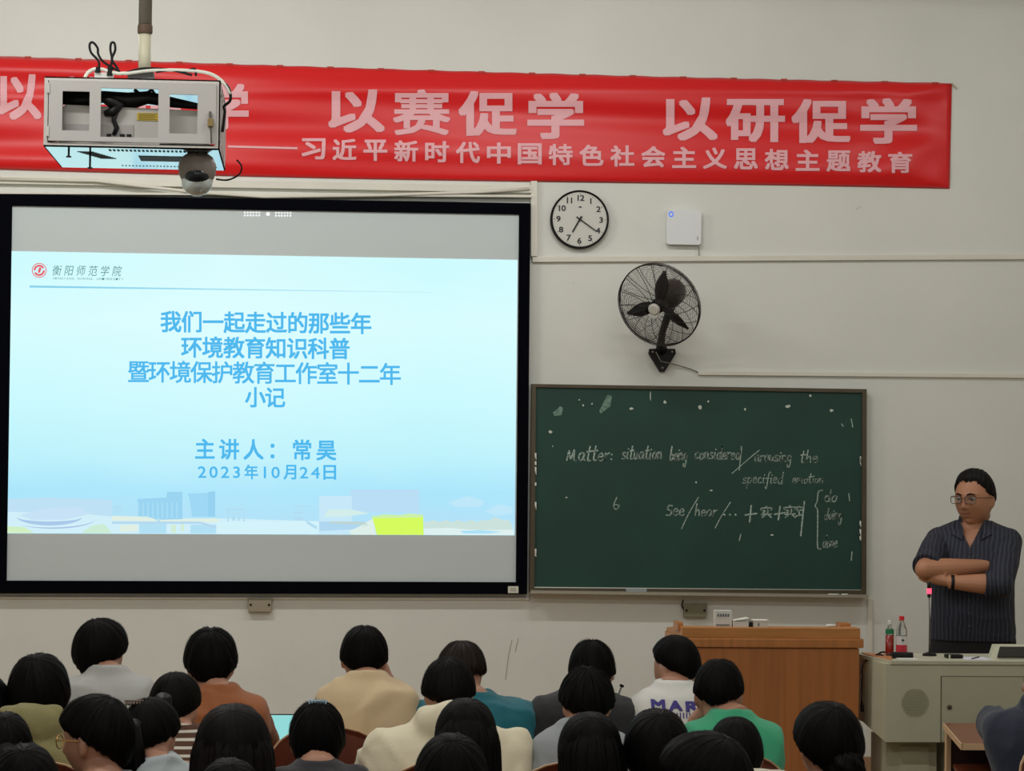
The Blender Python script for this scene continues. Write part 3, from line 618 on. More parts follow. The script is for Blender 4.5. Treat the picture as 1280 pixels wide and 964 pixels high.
# projector
pj = thing('projector', 'white projector inside the hanging steel cage behind its door windows', 'projector', (cx0+.04, YF+.04, zb+tk))
PB = mat('projector_body', srgb(186, 182, 176), .4)
prof = [(0, 0), (.42, 0), (.45, .02), (.43, .115), (.02, .125), (0, .11)]
MB().hexa([(x, 0, z+.004) for x, z in prof], (0, .38, 0)).build('body', PB, pj, bevel=.006)
MB().box((.235, -.002, .085), (.305, .001, .108)).build('warning_label', mat('yellow_label', srgb(196, 168, 50), .5), pj)
mb = MB()
for k in range(5): mb.box((.24, -.0025, .088+.004*k), (.295-.006*(k % 2), 0, .0892+.004*k))
mb.build('label_print', NUM, pj)
MB().box((.02, -.003, .02), (.225, .001, .07)).build('connector_panel', mat('connector_panel', srgb(164, 160, 156), .5), pj)
for x in (.035, .075, .105, .145, .185, .205): MB().box((x, -.006, .03), (x+.014, 0, .042)).build('port', DARK, pj)
MB().lathe((.1, .38, .06), [(.035, 0), (.04, .02), (.03, .025)], 20, M=Matrix.Rotation(-PI/2, 3, 'X')).build('lens', DARK, pj)
# dark cable bundle in the cage top and loops above
mb = MB(); kx = lambda px, py, y=YF+.08: tuple(P(px, py, y)-cage.location)
mb.tube([kx(78, 122), kx(100, 125), kx(130, 121), kx(160, 127), kx(185, 122), kx(215, 128), kx(247, 133)], [.02, .026, .018, .028, .02, .016, .01], 8)
mb.tube([kx(95, 118), kx(104, 132), kx(92, 140), kx(90, 155), kx(98, 163), kx(108, 158)], .006, 7)
mb.tube([kx(128, 122, YF+.03), kx(140, 128, YF+.03), kx(150, 132, YF+.03), kx(142, 140, YF+.03), kx(130, 142, YF+.03)], [.012, .018, .014, .016, .008], 8)
mb.tube([kx(146, 138, YF+.03), kx(142, 150, YF+.03), kx(146, 160, YF+.03), kx(142, 169, YF+.03)], [.008, .007, .008, .006], 8)
mb.tube([kx(168, 112), kx(178, 120), kx(190, 112), kx(196, 122)], .006, 6)
mb.tube([kx(100, 130), kx(112, 150), kx(106, 168)], .004, 6)
tag(mb.build('cable_bundle', DARK, cage, smooth=True))
MB().tube([kx(212, 142, YF+.05), kx(228, 150, YF+.05), kx(247, 165, YF+.05)], .0022, 6).build('white_cable', TRIM, cage, smooth=True)
YK = YF+.14; kk = lambda px, py, y=YK: tuple(P(px, py, y)-cage.location)
for pl in ([(124, 86), (123, 76), (114, 66), (112, 56), (116, 53), (122, 60), (123, 68), (130, 78), (150, 90)], [(138, 86), (140, 74), (138, 62), (139, 54), (143, 54), (144, 63), (140, 74), (146, 84), (149, 90)], [(152, 93), (176, 86), (200, 86), (230, 89), (243, 86), (245, 95)], [(195, 90), (215, 88), (240, 94)]):
    MB().tube(smooth_pts([kk(x, y) for x, y in pl], 4), .0042, 6).build('cable_loop', DARK, cage, smooth=True)
MB().tube(smooth_pts([kk(106, 97), kk(112, 89), kk(125, 86), kk(150, 92), kk(190, 88), kk(230, 88), kk(262, 92), kk(280, 104), kk(288, 118)]), .0055, 8).build('white_conduit', TRIM, cage, smooth=True)
MB().tube(smooth_pts([kk(276, 100), kk(286, 110), kk(288, 125), kk(280, 133), kk(281, 140), kk(278, 165)]), .0045, 8).build('cable_loop', DARK, cage, smooth=True)
MB().box(tuple(Vector(kk(118, 97))), tuple(Vector(kk(141, 91))+Vector((0, .05, 0)))).build('power_strip', CAGE, cage)
MB().tube([kk(122, 91), kk(123, 84)], .009, 8).tube([kk(137, 95), kk(138, 84)], .009, 8).build('plug', DARK, cage)
# ceiling pole and its bracket
pp = P(181, 60, YF+.18); zz = cage.location.z+H
pole = thing('ceiling_pole', 'grey and cream ceiling pole holding the projector cage', 'pole', (pp.x, pp.y, zz))
rp = .0205
MB().tube([(0, 0, .012), (0, 0, P(181, 42, YF+.18).z-zz)], rp*.92, 16).build('lower_tube', mat('cream_pole', srgb(196, 190, 164), .5), pole, smooth=True)
MB().tube([(0, 0, P(181, 42, YF+.18).z-zz), (0, 0, ZC-zz)], rp, 16).build('upper_tube', mat('grey_pole', srgb(122, 112, 98), .5), pole, smooth=True)
MB().lathe((0, 0, P(181, 42, YF+.18).z-zz), [(rp*1.1, 0), (rp*1.14, .006), (rp*1.14, .02), (rp*1.1, .026)], 20).build('collar', mat('rusty_collar', srgb(88, 66, 50), .6), pole)
MB().box((-.065, -.045, 0), (.035, .05, .006)).box((-.05, -.03, .006), (.03, .035, .045)).build('mounting_bracket', mat('bracket_grey', srgb(88, 84, 82), .5), pole, bevel=.003)
# dome camera under the cage
YD = YF+.10; dz = P(247, 187, YD); sc_ = YD-CAM.y
dome = thing('dome_camera', 'grey dome security camera hanging under the projector cage', 'security camera', (dz.x, YD, zb))
rD = 23.5*(sc_)/FPX
cz = P(247, 212, YD).z-zb
BG = mat('camera_grey', srgb(132, 120, 112), .45)
MB().lathe((0, 0, 0), [(.03, 0), (rD*.8, -.012), (rD*.98, cz+.018), (rD, cz), (rD*.97, cz-.014), (rD*.85, cz-.03), (rD*.8, cz-.034)], 36).build('housing', BG, dome, smooth=True)
MB().lathe((0, 0, cz-.026), [(rD*.82, .004), (rD*.84, -.008), (rD*.78, -.030), (rD*.54, -.046), (rD*.2, -.055), (.001, -.056)], 36).build('reflection_shell', mat('dome_reflection_pale', srgb(226, 236, 236), .15, metal=.6), dome, smooth=True)  # pale metallic shell shaped to stand for the reflection on the clear dome
MB().ball((0, -rD*.30, cz-.020), (rD*.72, rD*.74, rD*.56), 28, 14).build('dome_glass', mat('dome_glass', srgb(16, 22, 28), .08), dome, smooth=True)
MB().tube(smooth_pts([tuple(P(270, 224, YD)-dome.location), tuple(P(285, 225, YD)-dome.location), tuple(P(299, 218, YD)-dome.location), tuple(P(302, 208, YD)-dome.location), tuple(P(296, 200, YD)-dome.location)]), .003, 6).build('camera_cable', DARK, dome, smooth=True)

# ================================================================= LECTERN
YL = -2.16
l0, l1 = P(851, 790, YL), P(1080, 790, YL); zt = P(965, 785, YL).z
lect = thing('lectern', 'orange wooden lectern with overhanging slab top in front of the blackboard', 'lectern', ((l0.x+l1.x)/2, YL, PLAT))
W2 = (l1.x-l0.x)/2; Hh = zt-PLAT; s_ = (YL-CAM.y)/FPX
MB().box((-W2+.03, .03, 0), (W2-.02, .45, Hh-.085)).build('body', WOOD, lect, bevel=.004)
MB().box((-W2+.028, .012, 0), (W2-.018, .032, Hh-.086)).build('front_panel', mat('front_panel_wood', srgb(174, 108, 56), .4, var=.14, vscale=4, stretch=(12, 9, .4), coat=.1), lect)
MB().box((-W2, 0, Hh-.083), (W2, .48, Hh-.045)).build('lower_ledge', WOOD, lect, bevel=.005)
MB().hexa([(-W2+.006, .006, Hh-.045), (-W2+.006, .006, Hh), (-W2+.006, .10, Hh), (-W2+.006, .47, Hh-.03), (-W2+.006, .47, Hh-.045)], (2*W2-.02, 0, 0)).build('top_slab', mat('orange_wood_top', srgb(186, 124, 64), .42, var=.14, vscale=4, stretch=(1, 9, 9)), lect, bevel=.004)
MB().box((-W2-.004, .06, Hh-.02), (-W2+.02, .20, Hh+.016)).build('corner_post', WOOD, lect, bevel=.004)
MB().box((W2-.07, .14, Hh-.01), (W2-.025, .24, Hh+.012)).build('corner_post', WOOD, lect, bevel=.004)
lz = PLAT+Hh
def boxthing(name, label, cat, px0, px1, pytop, Y, depth, m, extra=None, base=lz, bev=.002, cutcorner=False):
    a, b, c = P(px0, 780, Y), P(px1, 780, Y), P((px0+px1)/2, pytop, Y); t = thing(name, label, cat, ((a.x+b.x)/2, Y, base)); hw_ = (b.x-a.x)/2; h = c.z-base
    MB().box((-hw_, 0, 0), (hw_, depth, h)).build('body', m, t, bevel=bev)
    return t, hw_, h
WB = mat('white_card', srgb(206, 206, 200), .6)
t, hw_, h = boxthing('chalk_box', 'tall white chalk carton with grey print standing on the lectern', 'box', 894, 915, 763.5, YL+.06, .05, WB)
pr = mat('grey_print', srgb(96, 100, 104), .6)
for k, ch in enumerate('CHALK'): pass
mb = MB()
for k in range(5): mb.box((-hw_*.75+k*hw_*.3, -.0012, h*.62), (-hw_*.75+k*hw_*.3+hw_*.2, 0, h*.80))
mb.box((-hw_*.9, -.0012, h*.06), (hw_*.7, 0, h*.14)); mb.build('print', pr, t)
t, hw_, h = boxthing('chalk_box', 'low white chalk carton with raised lid in the middle of the lectern top', 'box', 917, 936, 777, YL+.04, .06, WB)
MB().hexa([(-hw_, -.002, h+.001), (hw_, -.002, h+.012), (hw_, -.002, h+.015), (-hw_, -.002, h+.004)], (0, .064, 0)).build('lid', CHALK, t)
t, hw_, h = boxthing('chalk_box', 'low white chalk carton right of the raised-lid one on the lectern', 'box', 942, 960, 777, YL+.04, .06, WB)
MB().box((-hw_-.003, -.003, h), (hw_+.003, .063, h+.006)).build('lid', CHALK, t)
MB().box((-hw_*.4, -.001, h*.2), (-hw_*.2, 0, h*.7)).build('print', pr, t)
t, hw_, h = boxthing('dark_clip', 'small dark clip between the two low chalk cartons', 'clip', 936.5, 940.5, 778, YL+.05, .03, DARK)
MB().tube([(-hw_, .015, h), (0, .015, h+.012), (hw_, .015, h)], .002, 6).build('wire_arm', mat('bolt_steel', (.4, .4, .4)), t)
t, hw_, h = boxthing('chalk_piece', 'flat white chalk piece near the right end of the lectern top', 'chalk', 1031, 1046, 785, YL+.12, .03, CHALK, bev=.001) if False else (None, 0, 0)
o = MB().tube([(-.02, 0, .006), (.02, .006, .006)], .006, 8).build('chalk_stick', CHALK, smooth=True); o.location = (P(1039, 785, YL+.07).x, YL+.07, lz)
tag(o, 'single white chalk stick near the right end of the lectern top', 'chalk')

# ================================================================= MULTIMEDIA CONSOLE
YN = -2.34
nx = lambda px: P(px, 860, YN).x; nz_ = lambda py: P(1180, py, YN).z
xA, xB, zT, zB = nx(1107), nx(1107)+1.12, nz_(827), nz_(928)
con = thing('media_console', 'grey-green steel teaching console with round speaker grille beside the lectern', 'console', (xA, YN, PLAT))
zT -= PLAT; zB -= PLAT; Wc = xB-xA
bl = P(1080, 860, YN+.30).x-xA; zb2 = P(1088, 903, YN+.30).z-PLAT
# cabinet body: front face, angled left cheek
mb = MB()
V = [(0, 0, zB), (0, 0, zT-.012), (bl, .32, zT-.012), (bl, .32, zb2), (Wc, 0, zB), (Wc, 0, zT-.012), (Wc, .42, zT-.012), (bl, .42, zT-.012), (bl, .42, zb2), (Wc, .42, zB)]
mb.add(V, [(0, 1, 5, 4), (0, 3, 2, 1), (3, 8, 7, 2), (8, 9, 6, 7), (4, 5, 6, 9), (1, 2, 7, 6, 5), (0, 4, 9, 8, 3)]); mb.build('cabinet', GREY_METAL, con)
mb = MB(); mb.hexa([(.02, -.008, zT-.012), (Wc+.01, -.008, zT-.012), (Wc+.01, .42, zT-.012), (bl-.01, .42, zT-.012), (bl-.01, .31, zT-.012)], (0, 0, .014)); mb.build('worktop', mat('console_top', srgb(190, 189, 165), .45), con)
mb = MB(); mb.hexa([(.03, .02, zT+.002), (.1, .30, zT+.002), (bl+.01, .40, zT+.002), (bl+.005, .30, zT+.002)], (0, 0, .005)); mb.build('wooden_corner', mat('corner_wood', srgb(190, 128, 84), .45, var=.1), con)
# door panel, seams, lock
dl, dtz = nx(1177)-xA, nz_(846)-PLAT
MB().box((dl, -.004, zB+.005), (Wc-.02, .001, dtz)).build('door', mat('console_door', srgb(182, 180, 153), .5, bump=.05, scale=200), con, bevel=.0015)
MB().box((dl, -.0045, dtz), (Wc-.02, .0, dtz+.003)).box((dl-.004, -.0015, zB), (dl, 0, dtz+.003)).build('seam', mat('seam_dark', srgb(92, 92, 76), .7), con)
MB().lathe((nx(1186.5)-xA, -.003, nz_(884)-PLAT), [(.010, 0), (.010, .006), (.006, .008)], 16, M=RX).build('lock', mat('lock_face', srgb(84, 82, 70), .4, metal=.5), con)
gx, gz = nx(1144)-xA, nz_(879)-PLAT
gr = MB().lathe((gx, 0, gz), [(.060, 0), (.060, .0015)], 40, M=RX).build('speaker_grille', mat('grille_paint', srgb(172, 170, 142), .55), con)
mb = MB()
for i in range(-8, 9):
    for j in range(-8, 9):
        x, z = i*.0072+(j % 2)*.0036, j*.0064
        if x*x+z*z < .056**2: mb.lathe((gx+x, -.0012, gz+z), [(.0021, 0), (.0021, .0008)], 6, M=RX)
tag(mb.build('grille_holes', mat('grille_hole', srgb(86, 86, 68), .8), gr), kind='stuff')
# pedestal
MB().box((.03, .12, 0), (nx(1180)-xA, .4, zB)).build('pedestal', mat('pedestal_paint', srgb(182, 180, 152), .5, var=.08), con)
MB().box((nx(1190)-xA, .12, 0), (Wc-.05, .4, zB)).build('pedestal', GREY_METAL, con)
MB().box((.09, .112, .0), (nx(1170)-xA, .121, zB-.03)).build('pedestal_panel', GREY_METAL, con)
ctz = PLAT+zT+.002
# objects on the console
def bottle(px, label, R, Hb, liquid, cap, lab_c, lab_z, Y, extra=None):
    t = thing('plastic_bottle', label, 'bottle', (P(px, 800, Y).x, Y, ctz+.006))
    PL = mat('clear_plastic', (.85, .9, .88), .08, trans=.9, spec=.5)
    MB().lathe((0, 0, 0), [(R*.9, 0), (R, .008), (R, Hb*.62), (R*.95, Hb*.68), (R*.45, Hb*.86), (R*.42, Hb*.9)], 28).build('body', PL, t, smooth=True)
    MB().lathe((0, 0, .004), [(R*.9, 0), (R*1.005, .008), (R*1.005, Hb*liquid[0])], 28).build('drink', liquid[1], t, smooth=True)
    MB().lathe((0, 0, Hb*.9), [(R*.46, 0), (R*.48, .003), (R*.48, Hb*.1), (R*.42, Hb*.1+.002)], 20).build('cap', cap, t)
    MB().lathe((0, 0, Hb*lab_z[0]), [(R*1.015, 0), (R*1.015, Hb*(lab_z[1]-lab_z[0]))], 28).build('wrapper', lab_c, t)
    return t
t = bottle(1112, 'clear bottle of dark red tea with white cap and green band on the console', .0175, .145, (.56, mat('red_tea', srgb(140, 30, 16), .3)), mat('white_cap', srgb(220, 222, 216), .4), mat('green_band', srgb(30, 120, 72), .4), (.62, .76), YN+.22)
t = bottle(1127, 'water bottle with red cap and red and white label on the console', .023, .165, (.5, mat('water', (.8, .85, .85), .05, trans=.9)), mat('red_cap', srgb(206, 34, 40), .4), mat('white_wrapper', srgb(214, 206, 204), .4), (.22, .50), YN+.20)
MB().lathe((0, 0, .165*.06), [(.0236, 0), (.0236, .165*.22)], 28).build('red_band', mat('red_band', srgb(206, 50, 66), .4), t)
MB().lathe((0, -.0232, .165*.40), [(.007, 0), (.007, .001)], 4, M=RX).build('green_mark', mat('green_mark', srgb(40, 90, 70), .5), t)
def at(px, Y, z=ctz): return Vector((P(px, 820, Y).x, Y, z))
o = MB().box((-.045, -.02, 0), (.045, .02, .026)).build('glasses_case', DARK, bevel=.008); o.location = at(1128, YN+.13); o.rotation_euler.z = -.2; tag(o, 'dark oblong case lying before the bottles on the console', 'case')
o = MB().box((-.04, -.03, 0), (.04, .03, .006)).build('white_remote', mat('white_card2', srgb(222, 222, 216), .5), bevel=.002); o.location = at(1134, YN+.05); tag(o, 'flat white card lying at the front edge of the console near the bottles', 'card')
MB()
o = thing('paper_sheet', 'white printed sheet of paper lying on the console before the teacher', 'paper', at(1219, YN+.13))
MB().box((-.055, -.07, 0), (.055, .07, .002)).build('sheet', mat('paper_white', srgb(220, 222, 236), .6), o)
MB().tube([(-.03, -.06, .004), (.03, .05, .004)], .003, 6).build('pen', DARK, o)
o = MB().box((-.035, -.03, 0), (.035, .03, .016)).build('computer_mouse', DARK, bevel=.007); o.location = at(1192, YN+.16); tag(o, 'small dark mouse lying on the console left of the paper sheet', 'mouse')
o = thing('chrome_lighter', 'tiny upright cream stick on the console left of the mouse', 'stick', at(1187, YN+.10)); MB().lathe((0, 0, 0), [(.004, 0), (.004, .016), (.003, .018)], 10).build('body', mat('cream_stick', srgb(196, 196, 170), .4), o)
# tilted monitor sunk in the worktop
mp = P(1238, 824, YN+.10); mon = thing('console_monitor', 'monitor in a grey-green frame tilted up out of the console top', 'monitor', (mp.x, mp.y, ctz))
mb = MB(); h1 = P(1250, 806, YN+.2).z-ctz
mb.hexa([(0, 0, 0), (.50, 0, 0), (.50, .09, h1), (.045, .09, h1)], (0, .05, 0)); mb.build('frame', mat('console_top', (.3, .3, .2)), mon)
MB().hexa([(.03, -.002+.008, .008), (.49, .006, .008), (.49, .078, h1-.01), (.06, .078, h1-.01)], (0, -.006, .004)).build('display', mat('monitor_dark', srgb(24, 24, 24), .25), mon)
# gooseneck microphone
mic0 = P(1162, 800, YN+.28); mic = thing('gooseneck_microphone', 'gooseneck microphone with glowing red ring standing on the console', 'microphone', (mic0.x-.0, YN+.28, ctz))
mt = P(1161.5, 738, YN+.28)-mic.location
MB().tube([(0, 0, .006), (0, 0, mt.z*.5), (mt.x, 0, mt.z-.03)], [.0045, .0035, .003], 8).build('stem', mat('mic_steel', srgb(110, 106, 102), .3, metal=.7), mic, smooth=True)
MB().lathe((0, 0, 0), [(.03, 0), (.03, .008), (.01, .016)], 20).build('base', DARK, mic)
MB().tube([(mt.x, 0, mt.z-.03), (mt.x, 0, mt.z-.015)], .008, 10).tube([(mt.x, 0, mt.z+.008), (mt.x, 0, mt.z+.035)], .009, 10).build('head', DARK, mic, smooth=True)
MB().tube([(mt.x, 0, mt.z-.015), (mt.x, 0, mt.z+.008)], .0095, 14).build('light_ring', emit('red_led', (1., .06, .12), 2.2), mic)
mb = MB()
c3 = lambda px, py, Y: tuple(P(px, py, Y))
mb.tube(smooth_pts([c3(1118, 822, YN+.18), c3(1104, 815, YN+.25), c3(1092, 822, YN+.28), c3(1080, 828, YN+.26), c3(1077, 842, YN+.25)]), .004, 6)
mb.tube(smooth_pts([c3(1112, 826, YN+.16), c3(1098, 818, YN+.22), c3(1088, 828, YN+.24), c3(1096, 832, YN+.2)]), .004, 6)
mb.tube(smooth_pts([c3(1078, 842, YN+.25), c3(1077, 870, YN+.25), c3(1078, 890, YN+.25)]), [.003]*6+[.008]*3, 6)
tag(mb.build('black_cable', DARK, smooth=True), 'black cable tangle hanging over the left corner of the console', 'cable')

# ================================================================= PEOPLE
FL = .08; SEAT = FL+.45; DESK = .90
SKIN = mat('skin', srgb(176, 128, 104), .5, var=.05, vscale=9)
SKIN_T = mat('skin_tan', srgb(178, 124, 92), .5, var=.06, vscale=9)
LIP = mat('lips', srgb(158, 104, 86), .5)
HAIR = mat('black_hair', srgb(10, 8, 8), .55, var=.35, vscale=90, spec=.10)
HAIRB = mat('brown_hair', srgb(34, 22, 14), .55, var=.35, vscale=90, spec=.22)
TROUS = mat('dark_trousers', srgb(26, 27, 32), .85, bump=.2, scale=200)

def sm(x): x = np.clip(x, 0, 1); return x*x*(3-2*x)
def head_surface(mb, C, k, M, fine=False, face=True, jaw=.26, wide=1.):
    """closed head with brow, nose, lips, chin and ears; local: x across, +y the face, z up; half height .118k"""
    n, m = (72, 60) if fine else (36, 30); V = []
    for j in range(m+1):
        v = PI*j/m
        for i in range(n):
            u = 2*PI*i/n; x, y, z = math.sin(v)*math.sin(u), math.sin(v)*math.cos(u), math.cos(v)
            X, Y, Z = .077*x*wide, .097*y, .118*z
            if z < 0:
                q = -z
                X *= 1-jaw*q**1.6; Y = Y*(1-.05*q) if y > 0 else Y*(1-.42*q**1.3)
            if y > 0 and z > 0: Y *= 1-.06*z
            if face and y > 0:
                g = lambda x0, z0, sx, sz, a: a*math.exp(-((X-x0)/sx)**2-((Z-z0)/sz)**2)
                f = g(0, -.004, .009, .022, .010)+g(0, -.026, .010, .014, .018)+g(0, -.034, .014, .008, .010)+g(-.013, -.036, .007, .007, .006)+g(.013, -.036, .007, .007, .006)
                f += g(-.031, .004, .017, .011, -.010)+g(.031, .004, .017, .011, -.010)+g(-.03, .024, .024, .008, .005)+g(.03, .024, .024, .008, .005)
                f += g(-.042, -.03, .02, .02, .005)+g(.042, -.03, .02, .02, .005)+g(0, -.057, .020, .0055, .007)+g(0, -.071, .017, .006, .007)+g(0, -.064, .024, .0028, -.004)
                f += g(0, -.083, .02, .006, -.004)+g(0, -.100, .022, .014, .010); Y += f*min(1, y*2)
            V.append(C+k*(M @ Vector((X, Y, Z))))
    F = [(j*n+i, (j+1)*n+i, (j+1)*n+(i+1) % n, j*n+(i+1) % n) for j in range(m) for i in range(n)]
    mb.add(V, F)
    for s in (-1, 1):
        E_ = Matrix.Rotation(s*.35, 3, 'Z') @ Matrix.Rotation(-.15, 3, 'X')
        mb.ball(C+k*(M @ Vector((s*.079, -.008, -.008))), (.008*k, .018*k, .031*k), 14, 10, M=M @ E_)
        mb.ball(C+k*(M @ Vector((s*.080, -.006, -.030))), (.006*k, .010*k, .012*k), 10, 8, M=M @ E_)

def remeshed(mb, name, mats, parent, voxel, it=3, disp=None, matf=None, delf=None):
    me = bpy.data.meshes.new('tmp'); me.from_pydata(mb.v, [], mb.f); me.validate()
    bm = bmesh.new(); bm.from_mesh(me); bmesh.ops.recalc_face_normals(bm, faces=bm.faces); bm.to_mesh(me); bm.free()
    o = bpy.data.objects.new('tmp', me); COL.objects.link(o)
    r = o.modifiers.new('r', 'REMESH'); r.mode = 'VOXEL'; r.voxel_size = voxel; r.use_smooth_shade = True
    s = o.modifiers.new('s', 'SMOOTH'); s.factor = .5; s.iterations = it
    dg = bpy.context.evaluated_depsgraph_get(); out = bpy.data.meshes.new_from_object(o.evaluated_get(dg)); out.name = name
    bpy.data.objects.remove(o); bpy.data.meshes.remove(me)
    nv = len(out.vertices); co = np.empty(nv*3); out.vertices.foreach_get('co', co); co = co.reshape(-1, 3)
    if disp is not None:
        no = np.empty(nv*3); out.vertices.foreach_get('normal', no); no = no.reshape(-1, 3); co = co+no*disp(co)[:, None]
        out.vertices.foreach_set('co', co.ravel())
    for m in (mats if isinstance(mats, (list, tuple)) else [mats]): out.materials.append(m)
    if matf is not None or delf is not None:
        cen = np.array([p.center[:] for p in out.polygons])
        if matf is not None: out.polygons.foreach_set('material_index', matf(cen).astype(int))
        if delf is not None:
            bm = bmesh.new(); bm.from_mesh(out); bm.faces.ensure_lookup_table(); kill = [bm.faces[i] for i in np.nonzero(delf(cen))[0]]
            bmesh.ops.delete(bm, geom=kill, context='FACES'); bm.to_mesh(out); bm.free()
    out.polygons.foreach_set('use_smooth', [True]*len(out.polygons)); out.update()
    ob = bpy.data.objects.new(name, out); COL.objects.link(ob); ob.parent = parent; return ob

def hair_piece(mb, S, nu, nt, nstr, width, lift=1.0, t0=(.0, .7), ln=(.3, .8), u_rng=(0, 2*PI), closed=True, seg=7, seed=1):
    """surface S(u, t) -> (...,3) plus loose ribbons that follow its t lines"""
    g = np.random.default_rng(seed); U = np.linspace(u_rng[0], u_rng[1], nu, endpoint=not closed); T = np.linspace(0, 1, nt)
    G = S(*np.meshgrid(U, T, indexing='ij')).reshape(-1, 3); F = []
    for i in range(nu if closed else nu-1):
        i2 = (i+1) % nu
        for j in range(nt-1): F.append((i*nt+j, i2*nt+j, i2*nt+j+1, i*nt+j+1))
    mb.add([tuple(p) for p in G], F)
    if nstr:
        u = g.uniform(u_rng[0], u_rng[1], nstr); a = g.uniform(t0[0], t0[1], nstr); l = g.uniform(ln[0], ln[1], nstr)
        tt = np.clip(a[:, None]+l[:, None]*np.linspace(0, 1, seg)[None], 0, 1); dr = g.normal(0, .05, nstr)[:, None]*np.linspace(0, 1, seg)[None]
        du = width; A = S(u[:, None]+dr, tt); B = S(u[:, None]+dr+du, tt)
        cen = G.mean(0); up = (1+lift*(.006+.016*g.random(nstr)+(g.random(nstr) < .05)*.03))[:, None, None]
        A = cen+(A-cen)*up; B = cen+(B-cen)*up; tip = np.linspace(0, 1, seg)[None, :, None]**3; B = B+(A-B)*tip*.9
        V = np.stack([A, B], 2).reshape(-1, 3); F = []
        for s_ in range(nstr):
            o_ = s_*seg*2
            for j in range(seg-1): F.append((o_+2*j, o_+2*j+1, o_+2*j+3, o_+2*j+2))
        mb.add([tuple(p) for p in V.tolist()], F)

def cap_hair(C, k, M, th, line, messy=.5, seed=0, part=None, topth=None, backth=None, soft=.30, box=2.25):
    a, b, c = .077*k+th, .097*k+(backth or th*1.05), .118*k+(topth or th*.8); fr, si, ba = [math.radians(v) for v in line]
    tilt = .45; ph = seed*1.7; Mn = np.array(M); Cn = np.array(C)
    def S(u, t):
        v = PI*(.001+.998*t)
        x, y0, z0 = np.sin(v)*np.sin(u), np.sin(v)*np.cos(u), np.cos(v)
        y = y0*math.cos(tilt)-z0*math.sin(tilt); z = y0*math.sin(tilt)+z0*math.cos(tilt)
        az = np.abs(np.arctan2(x, y)); el = np.arcsin(np.clip(z, -1, 1))
        L_ = np.where(az < PI/2, fr+(si-fr)*sm((az-.55)/(PI/2-.45)), si+(ba-si)*np.clip((az-PI/2-.05)/(PI/2-.1), 0, 1)**.9)
        L_ = L_+messy*(.045*np.sin(u*11+ph)+.035*np.sin(u*23+2*ph)+.03*np.sin(u*37+ph))
        m = sm((el-L_)/soft+.5)
        Ro = (np.abs(x/a)**box+np.abs(y/b)**box+np.abs(z/c)**box)**(-1/box); Ri = .86*k/np.sqrt((x/.077)**2+(y/.097)**2+(z/.118)**2)
        Ro = Ro*(1+messy*(.020*np.sin(u*5+ph)*np.sin(v)+.013*np.sin(u*13+ph*2+3*v)+.008*np.sin(u*29+ph)))
        if part is not None: Ro = Ro*(1-.035*np.exp(-((x-part)/.06)**2)*(z > 0.3))
        R = Ri+(Ro-Ri)*m
        Pn = np.stack([x*R*(1-.42*np.clip(-z-.08, 0, 1)), y*R*(1-.12*np.clip(-z, 0, 1)), z*R], -1)
        return Cn+Pn @ Mn.T
    return S
def drape_hair(C, k, M, w_, length, spread=1.0, seed=0, yb=-.03):
    Mn = np.array(M); Cn = np.array(C)
    def S(u, t):
        z = .075*k-t*length; q = np.clip(t, 0, 1)
        top = np.sqrt(np.clip(1-((.11-np.minimum(.11, .0+t*length+.035))/.11)**2, 0, 1))
        rx = (w_*top)*(1+.06*np.sin(q*PI))*(1+(spread-1)*q)*(1-.18*sm((q-.7)/.3)); ry = (.10*k*top)*(1-.30*sm(q*1.6))
        wob = 1+.025*np.sin(u*9+seed)+.018*np.sin(u*21+seed*2)+.012*np.sin(u*39+3*q)
        yc = yb-.035*sm(q*2)
        Pn = np.stack([np.sin(u)*rx*wob, yc+np.cos(u)*ry*wob, z+0*u+.012*np.sin(u*13+seed)*(q > .9)], -1)
        return Cn+Pn @ Mn.T
    return S
def tail_hair(pts, radii, seed=0):
    Pn = np.array([p[:] for p in pts], float); R = np.array(radii); K = len(pts)-1
    def S(u, t):
        s = np.clip(t, 0, 1)*K; i = np.minimum(s.astype(int), K-1); f = (s-i)[..., None]
        c = Pn[i]*(1-f)+Pn[i+1]*f; r = R[i]*(1-f[..., 0])+R[i+1]*f[..., 0]; r = r*(1+.08*np.sin(u*7+seed)+.05*np.sin(u*13))
        return c+np.stack([np.sin(u)*r, np.cos(u)*r, 0*r], -1)
    return S

def folds(seed, amp, c):
    def f(co):
        x, y, z = co[:, 0], co[:, 1], co[:, 2]; s = seed*1.3
        w1 = x*9+4*np.sin(z*7+s)+2.5*np.sin(y*11+s); w2 = z*26+5*np.sin(x*6+s)+3*np.sin(x*13+z*5+2*s)
        r = lambda t: 1-np.abs(np.sin(t))**.7*2+.2          # sharp-crested creases between soft valleys
        d = .45*r(w2*.5)+.35*r(w1+z*9+s)+.2*np.sin(x*48-z*37+y*30+s)
        return amp*(.12+np.maximum(d, -.35)*(.35+.65*np.sin(x*7+z*5+s)**2))
    return f

